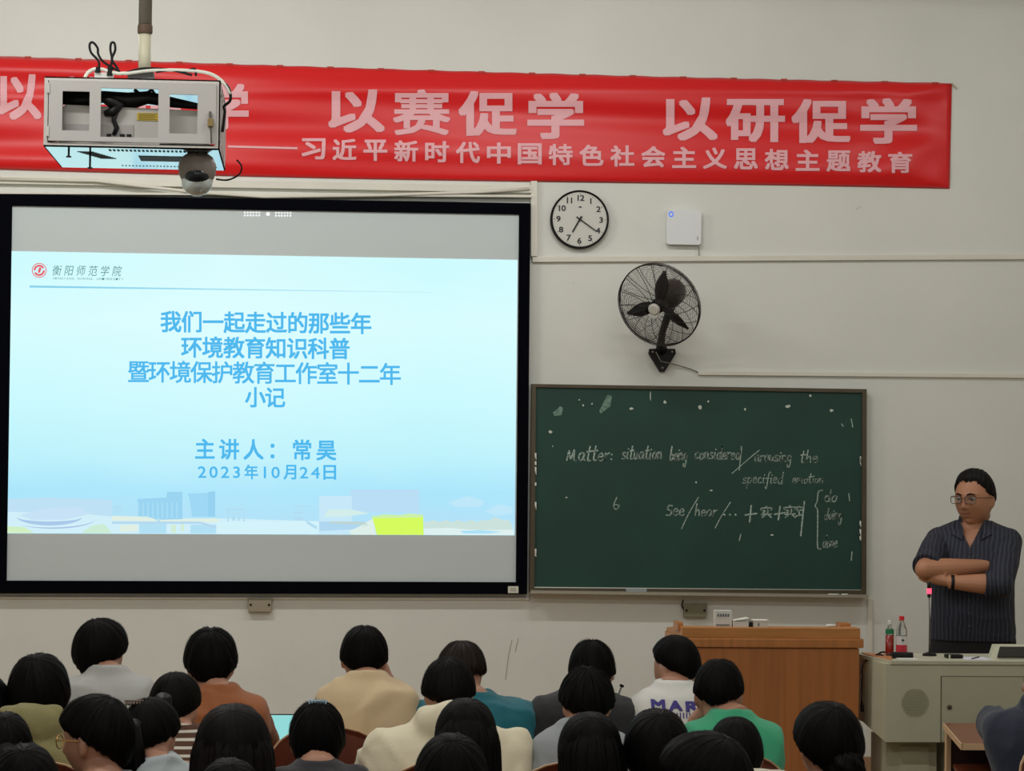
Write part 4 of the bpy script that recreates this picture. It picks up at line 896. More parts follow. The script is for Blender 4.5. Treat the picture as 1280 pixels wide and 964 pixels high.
def hand(mb, wrist, dirv, palm_n, side, k=1.0, curl=.35):
    """palm and five separate fingers; dirv along the hand, palm_n out of the palm, side = +1/-1 where the thumb is"""
    d = Vector(dirv).normalized(); n = Vector(palm_n); n = (n-d*n.dot(d)).normalized(); a = d.cross(n)*side; w = Vector(wrist)
    mb.tube([w, w+d*.03*k, w+d*.07*k, w+d*.088*k], [.022*k, .027*k, .030*k, .024*k], 10)
    for i, L_ in enumerate((.070, .078, .073, .058)):
        o = a*(.027-.018*i)*k; p0 = w+d*.08*k+o; c = curl*(1+.1*i); q = [p0]; dd = d.copy()
        for sgm in (.42, .33, .25): dd = (dd+n*c*.7).normalized(); q.append(q[-1]+dd*L_*sgm*k)
        mb.tube(q, [.0098*k, .0092*k, .0085*k, .007*k], 8); mb.ball(q[-1], .0072*k, 8, 6)
    t0 = w+d*.025*k+a*.024*k; dd = (d*.7+a*.7+n*.2).normalized(); t1 = t0+dd*.035*k; t2 = t1+(dd+d*.6+n*.3).normalized()*.032*k; mb.tube([t0, t1, t2], [.013*k, .011*k, .009*k], 8); mb.ball(t2, .009*k, 8, 6)

def superring(c, rx, ry, M3=None, n=28, e=2.4):
    out = []
    for i in range(n):
        a = 2*PI*i/n; ca, sa = math.cos(a), math.sin(a)
        p = Vector((rx*abs(ca)**(2/e)*(1 if ca >= 0 else -1), ry*abs(sa)**(2/e)*(1 if sa >= 0 else -1), 0))
        out.append(Vector(c)+(M3 @ p if M3 is not None else p))
    return out

def seated(label, hx, top, hw, Yh, tcx, shy, shw, shirt, hair='bowl', yaw=0., nod=0., tilt=0., hairmat=HAIR, sleeve='long', hood=False, messy=.6, seed=1, skin=SKIN, vox=.013, arm_r=None, arm_l=None, lean=.0, line=None, glasses=None, collar=0., group=None, amp=.015, extra=None, part=None, hdir=None, cap=None):
    s = (Yh-CAM.y)/FPX; T = P(hx, top, Yh); aw = hw*s/2
    k = min(1.06, max(.90, aw/.094)) if hair in ('short', 'bowl') else min(1.0, max(.88, aw/.10)); th = max(.010, aw-.077*k); topt = max(.012, min(th*.8, .03))
    N0 = P(tcx, shy, Yh-.05); root = thing('person', label, 'person', (N0.x, Yh-.12, FL), 0, group); L0 = Vector(root.location)
    W2L = lambda p: Vector(p)-L0
    C = W2L((T.x, Yh, T.z-.118*k-topt))
    M = (Matrix.Rotation(yaw, 3, 'Z') @ Matrix.Rotation(-nod, 3, 'X') @ Matrix.Rotation(tilt, 3, 'Y'))
    sw = max(.16, shw*s/2*1.1); N = Vector((0, .06-lean*.3, min(max(N0.z-L0.z+.055, C.z-.175), C.z-(cap if cap else (.082 if hood else .060 if Yh > -5.6 else .125))))); N.y = C.y-.088
    N.x = 0; hip = Vector((0, 0, SEAT-FL+.06))
    rings = [(-.12, .15, .11), (0, .175, .125), (.3, .155, .115), (.55, sw*.84, .122), (.76, sw*.97, .120), (.88, sw*.97, .110), (.94, sw*.90, .095), (.98, sw*.66, .078), (1.01, sw*.40, .064), (1.05, .056, .054)]
    def spine(t): p = hip.lerp(N, t); p.y += -.035*math.sin(PI*min(max(t, 0), 1)); return p
    def torso(mb, inf):
        mb.loft([superring(spine(t), rx+inf, ry+inf) for t, rx, ry in rings])
    dz = DESK-FL+.045
    arms = {}
    for sd, ov in ((1, arm_r), (-1, arm_l)):
        S_ = spine(.885)+Vector((sd*(sw-.062), .0, -.01))
        if ov is not None: pts = [S_]+[W2L(P(x, y, Yh+dy)) for x, y, dy in ov]
        else: pts = [S_, Vector((sd*(sw-.02), .15, max(dz, S_.z-.27))), Vector((sd*.10, .36, dz))]
        arms[sd] = pts
    body = MB()
    head_surface(body, C, k, M, fine=vox < .006)
    neck = C+M @ Vector((0, -.022*k, -.06*k)); nr = .056 if hair in ('short', 'bowl') else .047
    body.tube([N+Vector((0, 0, -.06)), N, neck, neck+Vector((0, .0, .04))], [nr*1.15, nr, nr*.95, nr*.9], 18)
    torso(body, -.016)
    for sd, q in arms.items():
        body.tube([q[0], q[0].lerp(q[1], .5), q[1], q[1].lerp(q[2], .4), q[2]], [.042, .040, .036, .034, .023], 12); body.ball(q[0], .044, 12, 8); body.ball(q[1], .037, 12, 8)
        d = (q[2]-q[1]).normalized(); ov = arm_r if sd == 1 else arm_l
        if ov is None: hand(body, q[2]-d*.01, d, (0, 0, -1), -sd)
        elif hdir: hand(body, q[2]-d*.01, hdir, (0, 1, 0), sd, 1., .3)
        else: hand(body, q[2]-d*.01, d+Vector((-sd*.3, 0, .5)), (-sd, .2, 0), -sd)
    for sd in (1, -1):
        body.tube([Vector((sd*.09, .0, hip.z-.03)), Vector((sd*.10, .42, hip.z-.03)), Vector((sd*.10, .40, .10))], [.07, .05, .036], 12)
        body.ball((sd*.10, .42, hip.z-.03), .05, 12, 8); body.tube([(sd*.10, .36, .045), (sd*.10, .55, .035)], [.038, .03], 10)
    remeshed(body, 'body', skin, root, vox, 2)
    # trousers and shoes
    tr = MB(); tr.loft([superring((0, 0, hip.z-.06), .185, .13), superring((0, 0, hip.z+.05), .185, .135)])
    for sd in (1, -1):
        tr.tube([Vector((sd*.09, -.02, hip.z-.02)), Vector((sd*.10, .42, hip.z-.02)), Vector((sd*.10, .40, .09))], [.085, .064, .055], 12); tr.ball((sd*.10, .42, hip.z-.02), .064, 12, 8)
    remeshed(tr, 'trousers', TROUS, root, .014, 2, folds(seed, .003, 0))
    for sd in (1, -1):
        b = MB(); b.loft([superring((sd*.10, .44, z), rx, ry, n=16) for z, rx, ry in ((0, .045, .13), (.03, .047, .13), (.055, .04, .10), (.085, .035, .05))]); b.build('shoe', DARK, root, smooth=True)
    # shirt
    st = MB(); torso(st, .009)
    if collar: st.tube([N+Vector((0, -.003, -.05)), N+Vector((0, -.004, .0)), N+Vector((0, 0, collar))], [nr*1.5, nr*1.22, nr*1.14], 20)
    for sd, q in arms.items():
        f = .0
        if sleeve == 'long': st.tube([q[0], q[0].lerp(q[1], .5), q[1], q[1].lerp(q[2], .5), q[2]], [.062, .060, .056, .048, .036], 14); st.ball(q[1], .056, 12, 8)
        else: st.tube([q[0], q[0].lerp(q[1], .45), q[0].lerp(q[1], .72)], [.060, .062, .062], 14)
        st.ball(q[0], .066, 14, 10)
        st.tube([spine(.80)+Vector((sd*sw*.3, 0, 0)), q[0]], [.09, .064], 12)
    if hood:
        st.ball(N+Vector((0, -.072, .0)), (.105, .06, .075), 20, 12); st.ball(N+Vector((0, -.05, .035)), (.088, .055, .035), 20, 12)
        for sd in (1, -1): st.tube([N+Vector((0, -.085, .035)), N+Vector((sd*.075, -.05, .035)), N+Vector((sd*.085, .02, .01)), N+Vector((sd*.05, .07, -.04))], [.034, .034, .03, .022], 12)
    remeshed(st, 'shirt', shirt, root, .012, 3, folds(seed, amp, 0))
    # hair
    hm = MB()
    if line is None: line = {'short': (36, 4, -24), 'bowl': (24, -4, -46), 'long': (22, -55, -70), 'tail': (30, 2, -42), 'bun': (30, 2, -42)}[hair]
    S = cap_hair(C, k, M, th, line, messy, seed, topth=topt, part=part)
    hair_piece(hm, S, 76, 40, 1350, .016, .55+messy*.6, (.02, .5), (.25, .6), seed=seed)
    if hair == 'long': hair_piece(hm, drape_hair(C, k, M, aw, .36, 1.04, seed), 60, 24, 900, .02, .5, (0, .5), (.4, .7), seed=seed)
    ob = hm.build('hair', hairmat, root, smooth=True)
    if hair == 'tail':
        t = MB(); a = C+k*(M @ Vector((0, -.105, .01))); pts = [a+Vector((0, .03, .0)), a+Vector((0, -.03, .02)), a+Vector((.0, -.06, -.04)), a+Vector((.01, -.055, -.13)), a+Vector((.0, -.04, -.21)), a+Vector((.005, -.035, -.24))]
        hair_piece(t, tail_hair(pts, [.02, .024, .034, .036, .024, .006], seed), 28, 26, 500, .12, 1.0, (0, .5), (.4, .8), seed=seed); t.build('ponytail', hairmat, root, smooth=True)
        MB().tube([a+Vector((0, -.005, .0)), a+Vector((0, -.02, .012))], .028, 14).build('hair_tie', DARK, root, smooth=True)
    if hair == 'bun':
        b0 = C+k*(M @ Vector((.012, -.115, -.045)))
        def SB(u, t, b0=np.array(b0)):
            v = PI*t; r = .048*(1+.06*np.sin(u*5+v*6)+.04*np.sin(u*11)); return b0+np.stack([np.sin(v)*np.sin(u)*r, np.sin(v)*np.cos(u)*r*.8, np.cos(v)*r*.9], -1)
        t = MB(); hair_piece(t, SB, 30, 20, 260, .06, 1.5, (0, .5), (.3, .6), seed=seed); t.build('bun', hairmat, root, smooth=True)
    if glasses:
        GM = mat(*glasses); g = MB(); q = lambda x, y, z: C+k*(M @ Vector((x, y, z)))
        for sd in (1, -1):
            g.tube([q(sd*.034+.024*math.cos(a), .105-.01*abs(math.cos(a)*.5+sd*.5), .0+.019*math.sin(a)) for a in np.linspace(0, 2*PI, 17)], .0016, 6, caps=False)
            g.tube([q(sd*.058, .098, .006), q(sd*.077, .06, .008), q(sd*.084, .0, .006)], .0018, 6)
        g.tube([q(-.010, .104, .004), q(.010, .104, .004)], .0016, 6); g.build('glasses', GM, root, smooth=True)
    if extra: extra(root, C, k, M, N, W2L, spine, sw)
    return root

cl = lambda name, c, **kw: mat(name, srgb(*c), .9, bump=.25, scale=260, sheen=.15, **kw)
R1, R2, R3, R4_ = -3.84, -4.80, -5.77, -6.60
def ex_mar(root, C, k, M, N, W2L, spine, sw):      # printed back of the white T-shirt, laid on the cloth
    PU = mat('purple_print', srgb(66, 58, 132), .8); so = [o for o in root.children if o.name.startswith('shirt')][0]; bpy.context.view_layer.update()
    def onback(px, py, l):
        q = W2L(P(px, py, R1-.2)); ok, hit, n_, i_ = so.ray_cast(Vector((q.x, -1, q.z)), Vector((0, 1, 0)))
        return Vector((q.x, (hit.y if ok else q.y)-.003-l*.0001, q.z))
    for i, ch in enumerate('MAR'): letter(ch, 814+i*21, 874.5+i, 831+i*21, 887+i, onback, 'lettering', PU, root, bold=.04, cut=3)
    for k_ in range(9):
        mb = MB(); x = 836+k_*4; mb.add([onback(x, 890, 1), onback(x+1.4, 890, 1), onback(x+1.4, 897, 1), onback(x, 897, 1)], [(0, 1, 2, 3)]); mb.build('print_bar', PU, root)
def ex_mask(root, C, k, M, N, W2L, spine, sw): MB().ball(C+k*(M @ Vector((.084, -.002, -.012))), (.006, .009, .012), 10, 8).build('earphone', mat('white_plastic', (.8, .8, .8)), root, smooth=True)
def ex_clip(col, dx, dy, dz_, name='hair_clip'):
    def f(root, C, k, M, N, W2L, spine, sw):
        CM = mat(*col); b = MB(); o = C+k*(M @ Vector((dx, dy, dz_)))
        for i in range(7):
            a = -1+i/3; b.tube([o+Vector((a*.022, -.012, .012)), o+Vector((a*.026, .0, .020)), o+Vector((a*.022, .014, .008))], .0028, 6)
        b.tube([o+Vector((-.026, 0, .020)), o+Vector((.026, 0, .020))], .004, 6); b.build(name, CM, root, smooth=True)
    return f
def ex_scrunchie(root, C, k, M, N, W2L, spine, sw):
    o = C+k*(M @ Vector((.0, -.115, -.095)))
    MB().tube([o+Vector((.036*math.cos(t), .0+.01*math.sin(2*t), .022*math.sin(t))) for t in np.linspace(0, 2*PI, 22)], [.010+.002*math.sin(5*i) for i in range(22)], 8, caps=False).build('scrunchie', mat('white_scrunchie', srgb(206, 206, 204), .8), root, smooth=True)
GREYW = mat('white_tee', srgb(214, 212, 206), .9, bump=.25, scale=260)
m_ = mat('striped_knit', srgb(96, 66, 50), .9); nt = m_.node_tree; b = nt.nodes['Principled BSDF']; tc = nt.nodes.new('ShaderNodeTexCoord'); wv = nt.nodes.new('ShaderNodeTexWave'); wv.bands_direction = 'Z'; wv.inputs['Scale'].default_value = 14; cr = nt.nodes.new('ShaderNodeValToRGB')
cr.color_ramp.interpolation = 'CONSTANT'; cr.color_ramp.elements[0].color = (*srgb(86, 56, 42), 1); cr.color_ramp.elements[1].position = .72; cr.color_ramp.elements[1].color = (*srgb(206, 200, 188), 1)
nt.links.new(tc.outputs['Object'], wv.inputs[0]); nt.links.new(wv.outputs[0], cr.inputs[0]); nt.links.new(cr.outputs[0], b.inputs['Base Color'])

# first row
seated('student with black bowl-cut hair in a light grey collared shirt below the screen', 126, 773, 64, R1, 136, 848, 112, cl('grey_polo', (170, 170, 166)), 'bowl', yaw=-.45, nod=.12, collar=.03, seed=3)
seated('student with round black hair in a rust-brown sweater below the screen', 264, 784, 66, R1, 272, 860, 116, cl('rust_sweater', (150, 88, 48)), 'bowl', nod=.1, collar=.02, seed=5, messy=.8, part=0., cap=.085)
seated('student with black hair in a beige T-shirt raising the right hand to the face', 455, 782, 60, R1, 458, 848, 116, cl('beige_tee', (206, 182, 144)), 'bowl', nod=.15, sleeve='short', seed=7, tilt=.05, collar=.005,
       arm_r=[(503, 885, .12), (482, 845, .17)], line=(24, -2, -44), vox=.006)
seated('student with short brown hair in a teal sweatshirt leaning forward behind the white hoodie', 577, 802, 60, R1, 590, 862, 158, cl('teal_sweatshirt', (14, 96, 108)), 'short', hairmat=HAIRB, nod=.45, yaw=-.25, seed=9, messy=1.4, collar=.01, cap=.07)
seated('student in a black jacket with a white earphone behind the grey-blue shirt', 740, 800, 58, R1, 727, 862, 128, cl('black_jacket', (24, 24, 27)), 'bowl', nod=.3, seed=11, messy=1.1, extra=ex_mask, collar=.03, yaw=-.1)
seated('short-haired student in a white T-shirt with purple back print looking left', 845, 794, 54, R1, 840, 864, 100, GREYW, 'short', yaw=.55, nod=.1, sleeve='short', seed=13, line=(36, 16, -26), collar=.02, extra=ex_mar, messy=.3, vox=.006)
# second row
seated('student with dark shoulder-length bob in an olive hoodie at the left edge of the audience', 49, 817, 74, R2, 42, 905, 130, cl('olive_hoodie', (134, 126, 82)), 'bowl', line=(10, -46, -52), hood=True, seed=15, amp=.015, yaw=-.2)
seated('student in a tan fleece coat cut off by the left picture edge', -22, 842, 74, R2, -12, 882, 100, cl('tan_fleece', (190, 176, 124)), 'bowl', seed=16)
seated('student with black ponytail in a brown and white striped knit top', 219, 840, 56, R2, 226, 915, 110, m_, 'tail', yaw=-.35, nod=.2, seed=17, messy=.3)
seated('student with narrow dark head of hair and a pale blue clip on top', 397, 876, 68, R3+.45, 397, 975, 96, cl('dark_knit', (40, 38, 42)), 'bowl', line=(16, -40, -60), seed=19, nod=.1, extra=ex_clip(('pale_blue_clip', srgb(150, 176, 190), .3), 0, -.03, .107), messy=1.0)
seated('student with black hair in a cream white hoodie in the middle of the audience', 561, 822, 68, R2, 560, 896, 192, cl('cream_hoodie', (222, 212, 184)), 'bowl', line=(22, 0, -38), hood=True, seed=21, nod=.35, amp=.018)
seated('student with tousled black hair in a grey-blue shirt before the black jacket', 734, 834, 68, R2, 726, 918, 116, cl('grey_blue_shirt', (140, 144, 148)), 'bowl', line=(24, 2, -36), seed=23, messy=1.3, nod=.2, collar=.01)
seated('student with black hair in a green T-shirt resting the cheek on the left hand', 899, 824, 64, R2+.25, 913, 893, 106, cl('green_tee', (56, 158, 116)), 'bowl', line=(28, 6, -22), sleeve='short', seed=25, yaw=-.25, nod=.12, arm_l=[(866, 938, .20), (869, 899, .02)], hdir=(.75, -.15, .75), vox=.0055, collar=.012)
seated('student in a navy hooded jacket leaning on the small brown desk at the right edge', 1318, 806, 68, -4.0, 1312, 896, 165, cl('navy_jacket', (36, 42, 58)), 'short', line=(34, 10, -24), seed=27, yaw=1.25, hood=True, arm_l=[(1240, 905, .20), (1275, 912, .34)], vox=.007, glasses=('clear_frame', srgb(170, 150, 140), .3), amp=.015)
# third row
seated('student facing left with thin gold-rimmed glasses and dark hair', 121, 868, 82, R3, 130, 962, 150, cl('dark_jacket', (30, 30, 34)), 'bowl', line=(26, 10, -44), yaw=1.05, nod=.05, seed=29, glasses=('gold_wire', srgb(214, 160, 96), .3, .9), vox=.0055, collar=.02)
seated('student with black hair and an amber claw clip in a pale grey shirt', 188, 872, 62, R3+.25, 196, 940, 110, cl('pale_grey_tee', (176, 184, 186)), 'tail', line=(30, 4, -40), yaw=-.5, nod=.25, seed=31, extra=ex_clip(('amber_clip', srgb(110, 92, 80), .3), -.03, -.07, .085), messy=.5)
seated('student with long straight dark brown hair left of the tablet', 292, 880, 96, R3, 292, 985, 140, cl('charcoal_top', (36, 34, 36)), 'long', seed=33, messy=.25, hairmat=mat('dark_brown_hair', srgb(17, 12, 12), .55, var=.3, vscale=90, spec=.12))
seated('student with smooth domed black hair in front of the cream white hoodie', 583, 873, 78, R3, 572, 975, 130, cl('ink_top', (30, 30, 36)), 'long', seed=35, messy=.3)
seated('student with tall smooth black hair before the grey-blue shirt', 738, 890, 80, R3, 738, 990, 120, cl('coal_top', (28, 28, 30)), 'long', seed=37, messy=.25)
seated('student with wide round black hair under the white printed T-shirt', 822, 886, 84, R3, 822, 980, 130, cl('soot_top', (32, 30, 32)), 'bowl', line=(20, -30, -56), seed=39, messy=.4)
seated('student with small black head of hair and white hood before the green T-shirt', 920, 896, 60, R3+.35, 940, 943, 100, cl('ivory_hoodie', (206, 198, 178)), 'bowl', line=(20, -34, -56), hood=True, seed=41, messy=.4, nod=.3)
seated('student with low dark bun tied by a white scrunchie in front of the lectern', 1035, 877, 86, R3, 1034, 985, 130, cl('dim_top', (34, 32, 32)), 'bun', line=(28, 0, -50), seed=43, extra=ex_scrunchie, messy=.4, yaw=.2)
# fourth row, nearest the camera
seated('student with dark hair at the bottom edge below the smooth domed hair', 565, 917, 92, R4_, 565, 1040, 140, cl('night_top', (34, 34, 38)), 'bowl', line=(20, -34, -56), seed=45, messy=.5)
seated('student with dark-rimmed glasses turned left at the bottom edge below the green T-shirt', 882, 914, 106, R4_, 890, 1040, 150, cl('dusk_top', (30, 30, 32)), 'bowl', line=(26, 6, -46), yaw=.85, seed=47, glasses=('dark_wire', srgb(60, 50, 56), .3, .5), messy=.4, vox=.007)
seated('student with dark hair in the bottom left corner of the audience', 32, 930, 84, R4_, 30, 1040, 140, cl('murk_top', (30, 30, 36)), 'bowl', line=(20, -34, -56), seed=49, messy=.5)
seated('student with gathered dark hair at the left edge behind the bottom corner head', 6, 890, 62, R3+.1, 0, 975, 110, cl('shade_top', (34, 32, 36)), 'tail', seed=51, messy=.5, yaw=.2)
seated('student with dark hair barely showing below the long straight brown hair', 287, 948, 84, R4_+.1, 287, 1050, 140, cl('haze_top', (40, 40, 42)), 'bowl', line=(20, -34, -56), seed=53, messy=.4)

# ----------------------------------------------------------------- seats, desks
PLY = mat('seat_plywood', srgb(98, 46, 30), .4, var=.12, vscale=6, stretch=(8, 8, 1), coat=.2); EDGE = mat('seat_edge', srgb(214, 178, 138), .5); STEEL = mat('seat_steel', srgb(120, 116, 110), .4, metal=.7)
def make_seat(label, group):
    t = thing('lecture_seat', label, 'seat', group=group)
    def outline(ins):
        w_, h0, h1 = .20-ins, .30+ins, .955-ins; pts = [(-w_*.85, h0), (w_*.85, h0), (w_, h1-.13)]
        return pts+[(w_*math.cos(a), h1-.06+.06*math.sin(a)) if False else (w_*math.cos(a)**.8 if math.cos(a) > 0 else -w_*abs(math.cos(a))**.8, h1-.13+.13*math.sin(a)) for a in np.linspace(.2, PI-.2, 13)]+[(-w_, h1-.13)]
    def panel(ins, y0, y1, nm, m):
        o = outline(ins); cy = lambda x: -.9*x*x
        MB().hexa([(x, y0-.0+abs(x)**2*.9, z) for x, z in o], (0, y1-y0, 0)).build(nm, m, t)
    panel(0, -.172, -.160, 'back_edge', EDGE); panel(.004, -.1735, -.1585, 'backrest', PLY)
    MB().box((-.20, -.16, .435), (.20, .22, .45)).build('seat_pan', PLY, t, bevel=.006)
    for s in (-1, 1): MB().tube([(s*.17, -.14, .0), (s*.17, -.145, .44), (s*.17, -.158, .62)], .012, 8).tube([(s*.17, -.2, .008), (s*.17, .14, .008)], .014, 8).tube([(s*.17, -.14, .42), (s*.17, .12, .425)], .01, 8).build('leg', STEEL, t)
    return t
def copy_tree(o, parent=None):
    c = o.copy(); COL.objects.link(c); c.parent = parent
    for ch in list(o.children): copy_tree(ch, c)
    return c
proto = None
seats = []
def put_seat(px, Y, label, group=None):
    global proto
    if proto is None: proto = o = make_seat(label, group or ''); 
    else: o = copy_tree(proto)
    o.location = (P(px, 905, Y-.26).x, Y-.175, FL); o['label'] = label
    if group: o['group'] = group
    elif 'group' in o: del o['group']
put_seat(410, R1, 'brown plywood seat back with pale edge behind the beige T-shirt'); put_seat(722, R1, 'brown plywood seat back with pale edge behind the black jacket')
put_seat(396, R2-.1, 'brown plywood seat back at the bottom edge under the pale blue hair clip')
for px, Y in ((136, R1), (272, R1), (585, R1), (840, R1), (42, R2), (-75, R2), (218, R2), (560, R2), (722, R2), (905, R2+.25), (130, R3), (230, R3+.2), (292+20, R3), (560, R3), (738, R3), (822+8, R3), (930, R3+.3), (1034, R3), (5, R3+.1), (565, R4_), (882, R4_), (32, R4_), (287, R4_+.1)):
    put_seat(px, Y, 'brown plywood lecture seat hidden under a seated student', 'occupied lecture seats')
DT = mat('desk_wood', srgb(128, 64, 38), .35, var=.14, vscale=5, stretch=(1, 9, 9), coat=.3)
for i, (Y0, Y1, x0, x1, lab) in enumerate(((R1+.14, R1+.50, P(-70, 900, R1).x, P(960, 900, R1).x, 'long brown desk bench before the front row of students'), (R2+.12, R2+.40, P(-90, 900, R2).x, P(1010, 900, R2).x, 'long brown desk bench before the second row of students'),
                            (R3+.12, R3+.38, P(-90, 900, R3).x, P(1120, 900, R3).x, 'long brown desk bench before the third row of students'), (R4_+.12, R4_+.38, P(-90, 900, R4_).x, P(1000, 900, R4_).x, 'long brown desk bench before the row nearest the camera'))):
    t = thing('desk_bench', lab, 'desk', ((x0+x1)/2, Y0, FL)); hw_ = (x1-x0)/2; h = DESK-FL
    MB().box((-hw_, 0, h-.025), (hw_, Y1-Y0, h)).build('desk_top', DT, t, bevel=.003)
    MB().box((-hw_, Y1-Y0-.03, h-.40), (hw_, Y1-Y0-.012, h-.025)).build('front_board', DT, t)
    for f in (-1, -.34, .34, 1): MB().box((f*(hw_-.02)-.015, .02, 0), (f*(hw_-.02)+.015, Y1-Y0-.03, h-.025)).build('leg', DT, t)
# tablet on the front bench
p = P(362, 905, R1+.3); tb = thing('tablet', 'tablet with glowing pale cyan screen propped on the front bench', 'tablet', (p.x, R1+.3, DESK))
zt_ = P(350, 893, R1+.38).z-DESK
MB().hexa([(-.13, 0, 0), (.13, 0, 0), (.13, .09, zt_), (-.13, .09, zt_)], (0, .008, -.002)).build('case', DARK, tb)
MB().hexa([(-.124, -.0012, .003), (.124, -.0012, .003), (.124, .084, zt_-.004), (-.124, .084, zt_-.004)], (0, -.001, .0005)).build('display', emit('tablet_glow', srgb(150, 222, 220), .9), tb)
MB().tube([(0, .095, .0), (0, .06, zt_*.7)], .004, 6).build('stand', DARK, tb)
# small desk at the right edge
a = PZ(1180.5, 904, DESK); b_ = PZ(1203, 930, DESK); e = (b_-a).normalized(); rgt = Vector((1, 0, 0))
t = thing('side_desk', 'small brown desk with pale edge at the right edge before the console', 'desk', (a.x, a.y, FL)); h = DESK-FL
c_ = b_-a; R_ = Vector((.9, 0, 0))
MB().hexa([Vector((0, 0, h)), R_+Vector((0, 0, h)), R_+Vector((0, c_.y, h)), Vector((c_.x, c_.y, h))], (0, 0, -.022)).build('desk_top', DT, t)
MB().hexa([Vector((-.002, .002, h+.001)), Vector((c_.x-.002, c_.y-.003, h+.001)), Vector((c_.x-.002, c_.y-.003, h-.023)), Vector((-.002, .002, h-.023))], (-.004, 0, 0)).hexa([Vector((c_.x, c_.y, h+.001)), R_+Vector((0, c_.y, h+.001)), R_+Vector((0, c_.y, h-.023)), Vector((c_.x, c_.y, h-.023))], (0, -.004, 0)).build('edge_strip', EDGE, t)
MB().hexa([Vector((.002, .0, h-.022)), Vector((.02, .0, h-.022)), Vector((.02, 0, 0)), Vector((.002, 0, 0))], (.0, -.03, 0)).build('leg', EDGE, t)
MB().box((.02, -.02, h-.40), (.88, -.005, h-.022)).build('front_board', mat('dark_board', srgb(52, 30, 26), .6), t)
MB().box((.85, c_.y+.02, 0), (.88, -.02, h-.022)).build('leg', DT, t)
MB().hexa([Vector((.03, -.02, h-.16)), Vector((.85, -.02, h-.16)), Vector((.85, c_.y+.02, h-.16)), Vector((.02+c_.x, c_.y+.02, h-.16))], (0, 0, -.015)).build('shelf', DT, t)
put_seat(1342, -4.0, 'brown plywood seat back with pale edge in the bottom right corner')
# capped pen held behind the earphone
o = thing('ballpoint_pen', 'slim pen with dark end standing by the black jacket shoulder', 'pen', P(774, 866, R1+.16)); v = (P(777, 858, R1+.16)-Vector(o.location))
MB().tube([tuple(-v*2.5), tuple(v*.9)], .0035, 8).build('barrel', mat('pen_barrel', srgb(150, 150, 148), .3), o); MB().tube([tuple(v*.9), tuple(v*1.25)], .008, 8).build('cap', DARK, o)

# ================================================================= THE TEACHER
YT = -1.16; TH = -.30; sT = (YT-CAM.y)/FPX
rx_ = P(1216, 800, YT); teach = thing('person', 'standing man with glasses and crossed arms in a dark striped shirt behind the console', 'person', (rx_.x, YT, PLAT), TH)
TM = Matrix.Rotation(TH, 3, 'Z'); TI = TM.inverted(); TL = Vector(teach.location)
G = lambda px, py, Y: TI @ (P(px, py, Y)-TL)       # pixel on an upright plane -> the man's own frame, facing -y
Z = lambda py: P(1216, py, YT).z-PLAT
kT = 1.06; TC = TI @ (P(1218, 623.5, YT-.02)-TL)
MH = Matrix.Rotation(PI-.42, 3, 'Z') @ Matrix.Rotation(-.06, 3, 'X')
CX = G(1222, 700, YT).x
tors = [(Z(830), .188, .135, 0), (Z(800), .190, .142, -.01), (Z(770), .186, .15, -.02), (Z(735), .182, .150, -.02), (Z(700), .192, .140, -.01), (Z(680), .200, .125, 0), (Z(668), .185, .105, .005), (Z(661), .145, .085, .008), (Z(655), .095, .07, .010), (Z(650), .062, .062, .010)]
def ttorso(mb, inf, lo=0): mb.loft([superring((0, cy, z), rx+inf, ry+inf, n=36) for z, rx, ry, cy in tors[lo:]])
shR = Vector((-.155, .01, Z(677))); shL = Vector((.158, .01, Z(677)))
elR = G(1156, 712, YT-.22); wrR = G(1241, 708, YT-.14); elL = G(1250, 731, YT-.27); wrL = G(1186, 728, YT-.235)
body = MB(); head_surface(body, TC, kT, MH, fine=True, jaw=.12, wide=1.05)
nb = TC+MH @ Vector((0, -.03, -.07)); body.tube([Vector((0, .01, Z(662))), Vector((0, .008, Z(652))), nb, nb+Vector((0, 0, .04))], [.075, .062, .060, .055], 20)
ttorso(body, -.012)
for sh, el, wr, sd in ((shR, elR, wrR, 1), (shL, elL, wrL, -1)):
    body.tube([sh, sh.lerp(el, .5), el], [.05, .048, .045], 14); body.ball(el, .0455, 14, 10)
    body.tube([el, el.lerp(wr, .3), el.lerp(wr, .7), wr], [.045, .047, .037, .029], 16)
hand(body, wrR, (wrR-elR).normalized()*.4+Vector((0, 1, -.1)), (0, 1, -.2), 1, 1.0, .5)
hand(body, wrL, (wrL-elL)+Vector((0, .02, .06)), (.1, 1, .1), -1, 1.0, .35)
for sd in (-1, 1): body.tube([(sd*.10, 0, Z(825)), (sd*.11, -.01, .50), (sd*.12, .0, .09)], [.085, .058, .04], 14); body.tube([(sd*.12, .03, .05), (sd*.13, -.14, .04)], [.04, .035], 10)
def lipf(c):
    q = (c-np.array(TC)) @ np.array(MH); return ((np.abs(q[:, 0]) < .023) & (q[:, 2] < -.059+.25*np.abs(q[:, 0])) & (q[:, 2] > -.0745+.3*np.abs(q[:, 0])) & (q[:, 1] > .07)).astype(int)
remeshed(body, 'body', [SKIN_T, LIP], teach, .0042, 1, matf=lipf)
